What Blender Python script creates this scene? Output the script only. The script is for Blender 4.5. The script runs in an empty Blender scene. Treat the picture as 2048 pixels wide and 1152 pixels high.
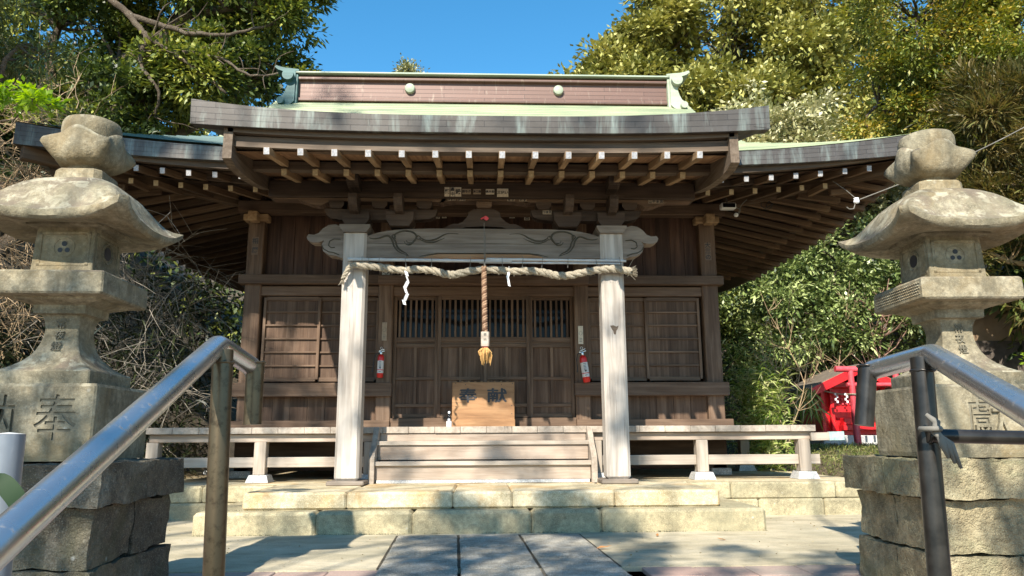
import bpy, math, random
import numpy as np
from mathutils import Vector, Matrix, noise as mnoise

sc = bpy.context.scene
COL = sc.collection
rnd = random.Random(7)
rg = np.random.default_rng(11)
R = math.radians

# ---------------------------------------------------------------- camera
cam_d = bpy.data.cameras.new('camera')
cam_d.sensor_width = 36.0
cam_d.lens = 1490 / 2048 * 36
cam_d.clip_start = 0.05
cam_d.clip_end = 500
cam = bpy.data.objects.new('camera', cam_d)
COL.objects.link(cam)
cam.matrix_world = (Matrix.Translation((0, 0, 0.82)) @ Matrix.Rotation(R(-2.2), 4, 'Z')
                    @ Matrix.Rotation(R(90 + 11.3), 4, 'X') @ Matrix.Rotation(R(-0.3), 4, 'Z'))
sc.camera = cam

# ---------------------------------------------------------------- sky, sun, exposure
SUNV = Vector((-0.33, -1.0, 0.85)).normalized()          # towards the sun
el = math.asin(SUNV.z)
az = math.atan2(SUNV.x, SUNV.y)
w = bpy.data.worlds.new('World'); sc.world = w; w.use_nodes = True
nt = w.node_tree; nt.nodes.clear()
sky = nt.nodes.new('ShaderNodeTexSky'); sky.sky_type = 'NISHITA'; sky.sun_disc = False
sky.sun_elevation = el; sky.sun_rotation = az; sky.altitude = 50
sky.air_density = 1.0; sky.dust_density = 0.1; sky.ozone_density = 2.0
bgd = nt.nodes.new('ShaderNodeBackground'); bgd.inputs[1].default_value = 0.085
wo = nt.nodes.new('ShaderNodeOutputWorld')
hsv = nt.nodes.new('ShaderNodeHueSaturation'); hsv.inputs['Saturation'].default_value = 1.32; hsv.inputs['Hue'].default_value = 0.488; hsv.inputs['Value'].default_value = 1.5
nt.links.new(sky.outputs[0], hsv.inputs['Color']); nt.links.new(hsv.outputs[0], bgd.inputs[0]); nt.links.new(bgd.outputs[0], wo.inputs[0])
sun_d = bpy.data.lights.new('sun', 'SUN'); sun_d.energy = 5.0; sun_d.angle = R(0.53)
sun_d.color = (1.0, 0.925, 0.80)
sun = bpy.data.objects.new('sun', sun_d); COL.objects.link(sun)
sun.rotation_euler = SUNV.to_track_quat('Z', 'Y').to_euler()
sun.location = (-6, -18, 16)
sc.view_settings.view_transform = 'Standard'
sc.view_settings.look = 'None'
sc.view_settings.exposure = 1.0
sc.view_settings.gamma = 1.0
sc.cycles.max_bounces = 6
sc.cycles.diffuse_bounces = 4
sc.cycles.transparent_max_bounces = 6

# ---------------------------------------------------------------- material helpers
class N:
    def __init__(s, name):
        s.m = bpy.data.materials.new(name); s.m.use_nodes = True
        s.t = s.m.node_tree; s.b = s.t.nodes['Principled BSDF']
    def n(s, kind, **kw):
        x = s.t.nodes.new('ShaderNode' + kind)
        for k, v in kw.items(): setattr(x, k, v)
        return x
    def l(s, a, b): s.t.links.new(a, b)
    def attr(s, nm):
        a = s.n('Attribute'); a.attribute_name = nm; return a
    def coords(s): return s.n('TexCoord').outputs['Object']
    def scale(s, vec, sc3):
        m = s.n('Mapping'); m.inputs['Scale'].default_value = sc3; s.l(vec, m.inputs[0]); return m.outputs[0]
    def noise(s, vec, scale=5, detail=4, rough=0.55, dist=0.0):
        x = s.n('TexNoise'); x.inputs['Scale'].default_value = scale; x.inputs['Detail'].default_value = detail
        x.inputs['Roughness'].default_value = rough; x.inputs['Distortion'].default_value = dist
        if vec is not None: s.l(vec, x.inputs['Vector'])
        return x.outputs['Fac']
    def ramp(s, fac, stops):
        x = s.n('ValToRGB'); e = x.color_ramp.elements
        while len(e) < len(stops): e.new(0.5)
        for i, (p, c) in enumerate(stops):
            e[i].position = p; e[i].color = tuple(c) + (1,) if len(c) == 3 else c
        s.l(fac, x.inputs[0]); return x.outputs[0]
    def mix(s, fac, a, b, mode='MIX'):
        x = s.n('Mix'); x.data_type = 'RGBA'; x.blend_type = mode
        for sock, v in ((x.inputs[0], fac), (x.inputs[6], a), (x.inputs[7], b)):
            if hasattr(v, 'node'): s.l(v, sock)
            elif isinstance(v, (int, float)): sock.default_value = v
            else: sock.default_value = tuple(v) + (1,)
        return x.outputs[2]
    def math(s, op, a, b=0.0, clamp=False):
        x = s.n('Math'); x.operation = op; x.use_clamp = clamp
        for i, v in enumerate((a, b)):
            if hasattr(v, 'node'): s.l(v, x.inputs[i])
            else: x.inputs[i].default_value = v
        return x.outputs[0]
    def rng(s, v, a, b, c, d):
        x = s.n('MapRange'); s.l(v, x.inputs[0])
        for i, q in enumerate((a, b, c, d)): x.inputs[i + 1].default_value = q
        return x.outputs[0]
    def bump(s, h, strength=0.3, dist=0.01):
        x = s.n('Bump'); x.inputs['Strength'].default_value = strength; x.inputs['Distance'].default_value = dist
        s.l(h, x.inputs['Height']); s.l(x.outputs[0], s.b.inputs['Normal'])
    def out(s, col, rough=0.8, metal=0.0, spec=0.5):
        if hasattr(col, 'node'): s.l(col, s.b.inputs['Base Color'])
        else: s.b.inputs['Base Color'].default_value = tuple(col) + (1,)
        if hasattr(rough, 'node'): s.l(rough, s.b.inputs['Roughness'])
        else: s.b.inputs['Roughness'].default_value = rough
        s.b.inputs['Metallic'].default_value = metal
        s.b.inputs['Specular IOR Level'].default_value = spec
        return s.m

def wood(name, dark, mid, light, rough=0.75, grain=34, bump=0.35, var=0.35, fig=1.0):
    """weathered timber: grain runs along the first axis of the 'gc' attribute of each board"""
    q = N(name); gc = q.attr('gc').outputs['Vector']; r = q.attr('rnd').outputs['Fac']
    v1 = q.scale(gc, (1.3, grain, grain)); v2 = q.scale(gc, (0.9, 6, 6)); v3 = q.scale(gc, (4, 150, 150))
    f1 = q.noise(v1, 1, 5, 0.6, 0.6); f2 = q.noise(v2, 1.0, 3, 0.5, 1.2 * fig); f3 = q.noise(v3, 1, 2, 0.5)
    w_ = q.n('TexWave'); w_.wave_type = 'BANDS'; w_.bands_direction = 'Z'; w_.inputs['Scale'].default_value = 3.0
    w_.inputs['Distortion'].default_value = 5.0 * fig; w_.inputs['Detail'].default_value = 2; w_.inputs['Detail Scale'].default_value = 0.6
    q.l(q.scale(gc, (0.6, 5, 9)), w_.inputs['Vector'])
    a = q.math('MULTIPLY', f1, 0.55); b = q.math('MULTIPLY', f2, 0.35); c = q.math('MULTIPLY', w_.outputs['Fac'], 0.16)
    s_ = q.math('ADD', q.math('ADD', a, b), c)
    col = q.ramp(s_, [(0.34, dark), (0.52, mid), (0.70, light)])
    br = q.rng(r, 0, 1, 1 - var, 1 + var * 0.6)
    x = q.n('HueSaturation'); q.l(col, x.inputs['Color']); q.l(br, x.inputs['Value'])
    x.inputs['Saturation'].default_value = 1.0
    st = q.noise(q.coords(), 1.1, 4, 0.6)
    col2 = q.mix(q.rng(st, 0.45, 0.75, 0.0, 0.5), x.outputs[0], tuple(c_ * 0.55 for c_ in dark))
    hb = q.math('ADD', q.math('MULTIPLY', f1, 1.0), q.math('MULTIPLY', f3, 0.5))
    q.bump(hb, bump, 0.006)
    return q.out(col2, q.rng(f1, 0.2, 0.8, rough + 0.1, rough - 0.12), spec=0.35)

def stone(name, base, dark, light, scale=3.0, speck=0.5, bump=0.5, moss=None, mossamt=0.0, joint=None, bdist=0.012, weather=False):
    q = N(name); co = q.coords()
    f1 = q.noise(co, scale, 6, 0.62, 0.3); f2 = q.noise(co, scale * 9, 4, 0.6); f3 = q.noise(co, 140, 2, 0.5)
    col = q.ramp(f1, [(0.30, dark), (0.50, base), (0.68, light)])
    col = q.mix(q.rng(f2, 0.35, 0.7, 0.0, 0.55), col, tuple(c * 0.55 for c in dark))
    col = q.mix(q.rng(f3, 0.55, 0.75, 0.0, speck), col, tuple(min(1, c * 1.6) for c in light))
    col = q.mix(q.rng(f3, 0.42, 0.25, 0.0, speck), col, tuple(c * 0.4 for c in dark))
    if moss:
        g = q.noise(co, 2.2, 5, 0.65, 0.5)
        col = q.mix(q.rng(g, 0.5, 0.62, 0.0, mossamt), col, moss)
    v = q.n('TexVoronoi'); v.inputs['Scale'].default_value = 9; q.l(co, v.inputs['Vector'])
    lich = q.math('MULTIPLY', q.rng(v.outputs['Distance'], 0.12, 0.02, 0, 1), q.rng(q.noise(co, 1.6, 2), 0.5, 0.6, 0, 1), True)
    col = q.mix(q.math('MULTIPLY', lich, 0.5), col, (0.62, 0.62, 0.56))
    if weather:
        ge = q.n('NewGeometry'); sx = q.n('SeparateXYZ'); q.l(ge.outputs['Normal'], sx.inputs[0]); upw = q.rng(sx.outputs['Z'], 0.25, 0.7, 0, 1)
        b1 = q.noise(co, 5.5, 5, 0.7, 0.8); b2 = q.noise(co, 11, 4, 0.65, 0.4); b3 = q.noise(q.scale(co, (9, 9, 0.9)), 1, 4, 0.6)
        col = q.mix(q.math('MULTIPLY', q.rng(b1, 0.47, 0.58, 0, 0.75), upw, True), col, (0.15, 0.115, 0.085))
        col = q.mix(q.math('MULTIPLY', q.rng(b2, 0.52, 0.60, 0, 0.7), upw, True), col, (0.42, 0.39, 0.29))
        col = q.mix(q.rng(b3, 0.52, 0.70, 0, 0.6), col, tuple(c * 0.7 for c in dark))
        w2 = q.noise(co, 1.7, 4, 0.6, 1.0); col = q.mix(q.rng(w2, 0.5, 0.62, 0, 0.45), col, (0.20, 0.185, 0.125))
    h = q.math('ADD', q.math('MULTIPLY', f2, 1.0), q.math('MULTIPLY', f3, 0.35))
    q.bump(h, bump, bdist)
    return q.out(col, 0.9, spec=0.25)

def plain(name, col, rough=0.6, metal=0.0, var=0.15, scale=12, bump=0.0, spec=0.5):
    q = N(name); f = q.noise(q.coords(), scale, 4, 0.6)
    c = q.ramp(f, [(0.3, tuple(v * (1 - var) for v in col)), (0.7, tuple(min(1, v * (1 + var)) for v in col))])
    if bump: q.bump(f, bump, 0.004)
    return q.out(c, rough, metal, spec)

def leafmat(name, cols, trans=0.35, rough=0.45, spec=0.5):
    """leaf colour varies per leaf through the 'rnd' attribute"""
    q = N(name); r = q.attr('rnd').outputs['Fac']
    n = len(cols)
    c = q.ramp(r, [((i + 0.0) / max(1, n - 1), x) for i, x in enumerate(cols)])
    m = q.out(c, rough, spec=spec)
    tr = q.n('BsdfTranslucent'); hs = q.n('HueSaturation'); q.l(c, hs.inputs['Color']); hs.inputs['Value'].default_value = 1.5
    hs.inputs['Saturation'].default_value = 1.15
    q.l(hs.outputs[0], tr.inputs[0])
    mx = q.n('MixShader'); mx.inputs[0].default_value = trans
    o = [x for x in q.t.nodes if x.type == 'OUTPUT_MATERIAL'][0]
    q.l(q.b.outputs[0], mx.inputs[1]); q.l(tr.outputs[0], mx.inputs[2]); q.l(mx.outputs[0], o.inputs[0])
    return m

M = {}
M['wood_post'] = wood('sun_bleached_post_wood', (0.30, 0.26, 0.22), (0.46, 0.41, 0.36), (0.60, 0.55, 0.49), grain=26, var=0.08)
M['wood_beam'] = wood('grey_carved_beam_wood', (0.125, 0.096, 0.074), (0.225, 0.182, 0.145), (0.32, 0.272, 0.222), grain=20, var=0.15, fig=1.6)
M['wood_wall'] = wood('brown_wall_wood', (0.060, 0.033, 0.020), (0.106, 0.062, 0.038), (0.172, 0.108, 0.070), grain=30, var=0.25)
M['wood_trim'] = wood('brown_trim_wood', (0.070, 0.040, 0.025), (0.130, 0.080, 0.050), (0.205, 0.134, 0.088), grain=30, var=0.22)
M['wood_dark'] = wood('dark_bracket_wood', (0.030, 0.018, 0.012), (0.060, 0.038, 0.026), (0.10, 0.068, 0.048), grain=28, var=0.25)
M['wood_high'] = wood('reddish_upper_board_wood', (0.030, 0.014, 0.009), (0.056, 0.027, 0.017), (0.095, 0.048, 0.030), grain=26, var=0.3)
M['wood_rafter'] = wood('warm_rafter_wood', (0.20, 0.120, 0.062), (0.32, 0.205, 0.110), (0.44, 0.30, 0.17), grain=30, var=0.25)
M['wood_soffit'] = wood('soffit_board_wood', (0.13, 0.068, 0.034), (0.22, 0.122, 0.062), (0.31, 0.185, 0.098), grain=22, var=0.3)
M['wood_under'] = wood('shade_dark_soffit_wood', (0.036, 0.019, 0.010), (0.072, 0.040, 0.022), (0.16, 0.092, 0.050), grain=22, var=0.45)  # darker copy of the soffit wood, eave shade put into its colour
M['wood_rafter_dark'] = wood('shade_dark_rafter_wood', (0.075, 0.044, 0.025), (0.13, 0.080, 0.045), (0.22, 0.145, 0.085), grain=30, var=0.4)  # darker copy of the rafter wood, colour carries the main eave shade
M['wood_eave'] = wood('eave_board_wood', (0.066, 0.046, 0.032), (0.125, 0.090, 0.062), (0.20, 0.152, 0.110), grain=24, var=0.12)
M['wood_floor'] = wood('pale_veranda_wood', (0.25, 0.205, 0.165), (0.41, 0.345, 0.28), (0.54, 0.47, 0.39), grain=24, var=0.18)
M['wood_step'] = wood('pale_step_wood', (0.24, 0.175, 0.130), (0.40, 0.315, 0.245), (0.52, 0.43, 0.35), grain=14, var=0.12, fig=1.5)
M['wood_box'] = wood('orange_box_wood', (0.17, 0.085, 0.038), (0.30, 0.160, 0.073), (0.41, 0.24, 0.118), grain=11, var=0.08, fig=1.8, rough=0.6)
M['wood_end'] = plain('cut_rafter_end_wood', (0.42, 0.33, 0.20), 0.8, var=0.25, scale=40)
M['paint_white'] = plain('white_paint_on_rafter_end', (0.33, 0.33, 0.34), 0.6, var=0.35, scale=60)
M['stone_lantern'] = stone('lantern_stone', (0.265, 0.228, 0.153), (0.10, 0.088, 0.060), (0.44, 0.39, 0.28), 4.2, 0.2, 0.5, (0.215, 0.155, 0.075), 0.55, weather=True)
M['stone_rough'] = stone('rough_tuff_stone', (0.33, 0.275, 0.165), (0.13, 0.11, 0.066), (0.50, 0.43, 0.27), 3.2, 0.3, 0.9, (0.17, 0.175, 0.10), 0.55, bdist=0.03)
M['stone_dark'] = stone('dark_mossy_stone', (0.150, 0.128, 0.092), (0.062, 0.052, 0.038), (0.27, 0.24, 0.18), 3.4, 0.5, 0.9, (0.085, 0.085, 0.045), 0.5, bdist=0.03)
M['stone_step'] = stone('pale_yellow_step_stone', (0.56, 0.48, 0.32), (0.38, 0.30, 0.165), (0.66, 0.585, 0.42), 2.6, 0.55, 0.4, (0.40, 0.235, 0.085), 0.55)
M['stone_low'] = stone('greenish_step_stone', (0.40, 0.345, 0.215), (0.22, 0.19, 0.12), (0.52, 0.46, 0.30), 3.4, 0.5, 0.45, (0.25, 0.235, 0.155), 0.45)
M['stone_granite'] = stone('white_granite', (0.50, 0.50, 0.49), (0.38, 0.38, 0.38), (0.62, 0.62, 0.60), 6, 0.9, 0.2)
M['stone_path'] = stone('grey_path_slab', (0.39, 0.355, 0.29), (0.22, 0.20, 0.16), (0.56, 0.52, 0.44), 6, 1.0, 0.9, (0.17, 0.165, 0.13), 0.4)
M['rock'] = stone('hillside_rock', (0.28, 0.25, 0.21), (0.14, 0.12, 0.10), (0.42, 0.38, 0.33), 2.5, 0.3, 0.9, bdist=0.03)
M['carved'] = plain('groove_shade_and_grime', (0.060, 0.052, 0.036), 0.95, var=0.3)  # dark tone stands for shade inside carved grooves, with some grime
M['carved_soft'] = plain('letter_cut_shade', (0.16, 0.145, 0.105), 0.95, var=0.3)  # darker stone tone stands for shade in the cut letters
M['ink'] = plain('black_ink', (0.018, 0.02, 0.026), 0.55, var=0.2)
M['paper'] = plain('aged_paper', (0.62, 0.55, 0.44), 0.9, var=0.15, scale=30)
M['paper_dim'] = plain('browned_paper', (0.32, 0.25, 0.18), 0.9, var=0.2, scale=30)
M['paper_brown'] = plain('dark_browned_paper', (0.15, 0.105, 0.075), 0.9, var=0.25, scale=30)
M['paper_white'] = plain('white_paper', (0.82, 0.83, 0.85), 0.8, var=0.05)
M['rope'] = plain('straw_rope', (0.30, 0.26, 0.195), 0.9, var=0.5, scale=90, bump=0.6)
M['rope_dark'] = plain('dark_rope_strand', (0.13, 0.065, 0.035), 0.9, var=0.4, scale=80)
M['rope_bell'] = plain('twisted_hemp_rope', (0.30, 0.185, 0.115), 0.9, var=0.4, scale=80, bump=0.6)
M['tassel'] = plain('yellow_tassel', (0.50, 0.29, 0.10), 0.85, var=0.25, scale=60)
M['bamboo'] = plain('pale_bamboo_pole', (0.50, 0.50, 0.49), 0.45, var=0.1, scale=10)
M['red_paint'] = plain('red_paint', (0.62, 0.012, 0.018), 0.42, var=0.2, scale=8)
M['red_pale'] = plain('faded_red_paint', (0.62, 0.07, 0.09), 0.5, var=0.3, scale=10)
M['red_can'] = plain('red_extinguisher_paint', (0.62, 0.022, 0.015), 0.28, var=0.05)
M['black'] = plain('black_rubber', (0.015, 0.015, 0.017), 0.55, var=0.2)
M['chrome'] = plain('bright_metal', (0.65, 0.65, 0.64), 0.3, 0.9, var=0.1)
M['white_plastic'] = plain('white_plastic', (0.62, 0.62, 0.60), 0.4, var=0.05)
M['twine'] = plain('grey_twine', (0.16, 0.15, 0.13), 0.9, var=0.3)
M['bark'] = stone('tree_bark', (0.13, 0.10, 0.072), (0.065, 0.05, 0.036), (0.22, 0.18, 0.135), 5, 0.1, 0.9, bdist=0.03)
M['bark_pale'] = plain('pale_dry_twigs', (0.36, 0.255, 0.15), 0.9, var=0.4, scale=20)
M['bark_grey'] = plain('grey_dry_twigs', (0.23, 0.20, 0.16), 0.9, var=0.4, scale=20)
M['bark_red'] = plain('reddish_twigs', (0.24, 0.14, 0.105), 0.85, var=0.3, scale=20)
M['bottle'] = plain('black_glass', (0.01, 0.01, 0.012), 0.08, var=0.1)

def glass_mat():
    q = N('dark_window_glass'); m = q.out((0.008, 0.008, 0.009), 0.06, spec=0.10); return m
M['glass'] = glass_mat()

def steel():
    q = N('worn_stainless_steel'); co = q.coords()
    f = q.noise(q.scale(co, (1, 1, 1)), 60, 4, 0.7); g = q.noise(co, 5, 4, 0.6)
    d = q.rng(f, 0.58, 0.72, 0, 1); d2 = q.math('MULTIPLY', d, q.rng(g, 0.45, 0.6, 0.15, 0.9), True)
    col = q.mix(d2, (0.62, 0.62, 0.62), (0.12, 0.09, 0.06))
    q.l(q.rng(d2, 0, 1, 0.92, 0.2), q.b.inputs['Metallic'])
    m = q.out(col, 0.5); q.b.inputs['Metallic'].default_value = 0.9
    q.l(q.rng(g, 0.3, 0.7, 0.20, 0.34), q.b.inputs['Roughness'])
    q.bump(f, 0.08, 0.002); return m
M['steel'] = steel()

def steel_dark():
    q = N('dirty_dark_steel'); co = q.coords(); f = q.noise(co, 40, 4, 0.7); g = q.noise(co, 8, 4, 0.6)
    col = q.mix(q.rng(f, 0.5, 0.7, 0, 0.8), (0.12, 0.09, 0.055), (0.035, 0.024, 0.014))
    m = q.out(col, 0.4); q.b.inputs['Metallic'].default_value = 0.75
    q.l(q.rng(g, 0.3, 0.7, 0.28, 0.45), q.b.inputs['Roughness']); return m
M['steel_dark'] = steel_dark()
M['steel_black'] = plain('steel_dark_reflection', (0.028, 0.025, 0.022), 0.32, 0.4, var=0.5, scale=25)  # black stands for the dark surroundings mirrored in the right rail

def copper_fascia():
    """brown copper sheets laid in rows, pale verdigris runs; gc = (along eave, height, 0) in metres"""
    q = N('brown_copper_sheet'); gc = q.attr('gc').outputs['Vector']
    br = q.n('TexBrick'); br.offset = 0.5
    q.l(gc, br.inputs['Vector'])
    br.inputs['Scale'].default_value = 1.0; br.inputs['Mortar Size'].default_value = 0.0022
    br.inputs['Brick Width'].default_value = 0.36; br.inputs['Row Height'].default_value = 0.052
    br.inputs['Mortar Smooth'].default_value = 0.0; br.inputs['Bias'].default_value = 0.0
    br.inputs['Color1'].default_value = (0.060, 0.051, 0.044, 1); br.inputs['Color2'].default_value = (0.078, 0.068, 0.060, 1)
    br.inputs['Mortar'].default_value = (0.03, 0.026, 0.024, 1)
    n1 = q.noise(q.scale(gc, (4.5, 0.9, 1)), 1, 4, 0.65, 0.3)
    n2 = q.noise(q.scale(gc, (26, 2.5, 1)), 1, 3, 0.6)
    n3 = q.noise(gc, 8, 4, 0.6)
    f = q.math('MULTIPLY', q.rng(n1, 0.50, 0.66, 0, 1), q.rng(n2, 0.35, 0.6, 0.25, 0.9), True)
    col = q.mix(f, br.outputs['Color'], (0.22, 0.26, 0.235))
    col = q.mix(q.rng(n3, 0.5, 0.75, 0, 0.5), col, (0.10, 0.09, 0.085))
    q.bump(q.math('SUBTRACT', 1.0, br.outputs['Fac']), 0.6, 0.004)
    return q.out(col, 0.48, 0.25, 0.5)
M['copper'] = copper_fascia()

def copper_ridge():
    q = N('red_brown_copper_ridge'); gc = q.attr('gc').outputs['Vector']
    br = q.n('TexBrick'); br.offset = 0.5; q.l(gc, br.inputs['Vector'])
    br.inputs['Scale'].default_value = 1.0; br.inputs['Mortar Size'].default_value = 0.003
    br.inputs['Brick Width'].default_value = 1.4; br.inputs['Row Height'].default_value = 0.075; br.inputs['Mortar Smooth'].default_value = 0.0
    br.inputs['Color1'].default_value = (0.122, 0.066, 0.050, 1); br.inputs['Color2'].default_value = (0.148, 0.082, 0.063, 1)
    br.inputs['Mortar'].default_value = (0.05, 0.03, 0.026, 1)
    n2 = q.noise(q.scale(gc, (14, 3, 1)), 1, 4, 0.65)
    col = q.mix(q.rng(n2, 0.58, 0.74, 0, 0.7), br.outputs['Color'], (0.27, 0.215, 0.17))
    q.bump(q.math('SUBTRACT', 1.0, br.outputs['Fac']), 0.6, 0.006)
    return q.out(col, 0.5, 0.15)
M['copper_red'] = copper_ridge()

def patina(name, a, b, c, rows=True):
    q = N(name); co = q.coords()
    n = q.noise(q.scale(co, (0.8, 3, 3)), 1.5, 5, 0.6); n2 = q.noise(q.scale(co, (0.6, 20, 20)), 1, 3, 0.6); n3 = q.noise(co, 40, 3)
    col = q.ramp(q.math('ADD', q.math('MULTIPLY', n, 0.6), q.math('MULTIPLY', n2, 0.4)), [(0.36, a), (0.5, b), (0.64, c)])
    col = q.mix(q.rng(n3, 0.55, 0.8, 0, 0.35), col, tuple(v * 0.5 for v in a))
    q.bump(n2, 0.3, 0.004)
    return q.out(col, 0.55, 0.0, 0.4)
M['patina'] = patina('green_copper_patina', (0.17, 0.215, 0.135), (0.27, 0.305, 0.185), (0.35, 0.375, 0.235))
M['patina_teal'] = patina('shade_teal_patina', (0.018, 0.060, 0.062), (0.035, 0.095, 0.095), (0.065, 0.15, 0.145))  # teal darkened to stand for the shade on the left roof end
M['patina_pale'] = patina('pale_copper_patina', (0.24, 0.28, 0.21), (0.32, 0.36, 0.27), (0.40, 0.43, 0.34))

# ---------------------------------------------------------------- mesh builder
BASE = {}
def rot_z(a): return Matrix.Rotation(a, 3, 'Z')

class MB:
    def __init__(s): s.v = []; s.f = []; s.g = []; s.r = []
    def add(s, vs, fs, gs=None, r=None):
        o = len(s.v); s.v += [tuple(p) for p in vs]
        s.g += [tuple(p) for p in (gs if gs is not None else vs)]
        s.r += [rnd.random() if r is None else r] * len(vs)
        s.f += [tuple(i + o for i in f) for f in fs]
        return s
    def convex(s, vs, fs, gs=None, r=None, center=None):
        c = center or Vector([sum(p[i] for p in vs) / len(vs) for i in range(3)])
        c = Vector(c); out = []
        for f in fs:
            p = [Vector(vs[i]) for i in f]
            m = sum(p, Vector()) / len(p); nn = (p[1] - p[0]).cross(p[2] - p[0])
            out.append(f if nn.dot(m - c) >= 0 else tuple(reversed(f)))
        return s.add(vs, out, gs, r)
    def box(s, x0, x1, y0, y1, z0, z1, bev=0.0, mat=None, axis=None, shear=None):
        """axis-aligned box, optional chamfer; mat = 3x3/4x4 transform of the finished box; grain along the longest side"""
        cx, cy, cz = (x0 + x1) / 2, (y0 + y1) / 2, (z0 + z1) / 2
        h = (abs(x1 - x0) / 2, abs(y1 - y0) / 2, abs(z1 - z0) / 2)
        if axis is None: axis = max(range(3), key=lambda i: h[i])
        o = [axis] + [i for i in range(3) if i != axis]
        jit = (rnd.uniform(0, 50), rnd.uniform(0, 50), rnd.uniform(0, 50))
        vs, fs, idx = [], [], {}
        if bev <= 0:
            for sx in (-1, 1):
                for sy in (-1, 1):
                    for sz in (-1, 1):
                        idx[(sx, sy, sz)] = len(vs); vs.append([cx + sx * h[0], cy + sy * h[1], cz + sz * h[2]])
            fs = [(0, 1, 3, 2), (4, 6, 7, 5), (0, 4, 5, 1), (2, 3, 7, 6), (0, 2, 6, 4), (1, 5, 7, 3)]
        else:
            b = min(bev, min(h) * 0.9)
            for sx in (-1, 1):
                for sy in (-1, 1):
                    for sz in (-1, 1):
                        for a in range(3):
                            hh = [h[i] - (0 if i == a else b) for i in range(3)]
                            idx[(sx, sy, sz, a)] = len(vs); vs.append([cx + sx * hh[0], cy + sy * hh[1], cz + sz * hh[2]])
            for a in range(3):
                i, j = [k for k in range(3) if k != a]
                for sg in (-1, 1):
                    q = []
                    for (p, r_) in ((-1, -1), (1, -1), (1, 1), (-1, 1)):
                        t = [0, 0, 0]; t[a] = sg; t[i] = p; t[j] = r_; q.append(idx[(t[0], t[1], t[2], a)])
                    fs.append(tuple(q))
            for a in range(3):      # edges running along axis a
                i, j = [k for k in range(3) if k != a]
                for p in (-1, 1):
                    for r_ in (-1, 1):
                        q = []
                        for sg, ax in ((-1, i), (1, i), (1, j), (-1, j)):
                            t = [0, 0, 0]; t[a] = sg; t[i] = p; t[j] = r_; q.append(idx[(t[0], t[1], t[2], ax)])
                        fs.append(tuple(q))
            for sx in (-1, 1):
                for sy in (-1, 1):
                    for sz in (-1, 1): fs.append(tuple(idx[(sx, sy, sz, a)] for a in range(3)))
        gs = [(p[o[0]] - (cx, cy, cz)[o[0]] + jit[0], p[o[1]] - (cx, cy, cz)[o[1]] + jit[1], p[o[2]] - (cx, cy, cz)[o[2]] + jit[2]) for p in vs]
        cc = Vector((cx, cy, cz))
        if shear: vs = [shear(*p) for p in vs]; cc = Vector(shear(*cc))
        if mat is not None: vs = [tuple(mat @ Vector(p)) for p in vs]; cc = mat @ cc
        return s.convex(vs, fs, gs, center=cc)
    def beam(s, p, q, wd, ht, bev=0.0, up=(0, 0, 1)):
        """rectangular bar from p to q (centre line), width wd, height ht"""
        p, q = Vector(p), Vector(q); d = (q - p); L = d.length; d.normalize()
        u = Vector(up); sdir = d.cross(u).normalized(); u2 = sdir.cross(d).normalized()
        m = Matrix((d, sdir, u2)).transposed().to_4x4(); m.translation = p
        return s.box(0, L, -wd / 2, wd / 2, -ht / 2, ht / 2, bev, m, axis=0)
    def prism(s, poly, a0, a1, plane='xz'):
        """extrude a 2-D outline; plane xz -> along y, yz -> along x, xy -> along z"""
        n = len(poly)
        def P(u, v, t): return {'xz': (u, t, v), 'yz': (t, u, v), 'xy': (u, v, t)}[plane]
        vs = [P(u, v, a0) for u, v in poly] + [P(u, v, a1) for u, v in poly]
        ar = sum(poly[i][0] * poly[(i + 1) % n][1] - poly[(i + 1) % n][0] * poly[i][1] for i in range(n))
        flip = (ar > 0) ^ (plane == 'xz') ^ (a1 < a0)
        f0 = tuple(range(n)); f1 = tuple(range(n, 2 * n))
        fs = [tuple(reversed(f0)), f1] if flip else [f0, tuple(reversed(f1))]
        for i in range(n):
            j = (i + 1) % n
            q = (i, j, j + n, i + n); fs.append(q if flip else tuple(reversed(q)))
        j = rnd.uniform(0, 50)
        gs = [((p[1] if plane == 'yz' else p[0]) + j, (p[0] if plane == 'yz' else p[1]), p[2]) for p in vs]
        return s.add(vs, fs, gs)
    def tube(s, pts, rad, n=8, caps=True, twist=0.0):
        pts = [Vector(p) for p in pts]
        if not hasattr(rad, '__len__'): rad = [rad] * len(pts)
        vs, gs, L = [], [], 0.0; prev = None; j = rnd.uniform(0, 50)
        for i, p in enumerate(pts):
            t = (pts[min(i + 1, len(pts) - 1)] - pts[max(i - 1, 0)])
            if t.length < 1e-9: t = Vector((0, 0, 1))
            t.normalize()
            if prev is None:
                a = t.cross(Vector((0, 0, 1)) if abs(t.z) < 0.9 else Vector((1, 0, 0))).normalized()
            else: a = (prev - t * prev.dot(t)).normalized()
            prev = a; b = t.cross(a)
            if i: L += (p - pts[i - 1]).length
            for k in range(n):
                th = 2 * math.pi * k / n + twist * i
                vs.append(p + (a * math.cos(th) + b * math.sin(th)) * rad[i]); gs.append((L + j, math.cos(th) * rad[i], math.sin(th) * rad[i]))
        fs = []
        for i in range(len(pts) - 1):
            for k in range(n):
                k2 = (k + 1) % n
                fs.append((i * n + k, i * n + k2, (i + 1) * n + k2, (i + 1) * n + k))
        if caps: fs += [tuple(reversed(range(n))), tuple(range((len(pts) - 1) * n, len(pts) * n))]
        return s.add(vs, fs, gs)
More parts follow.
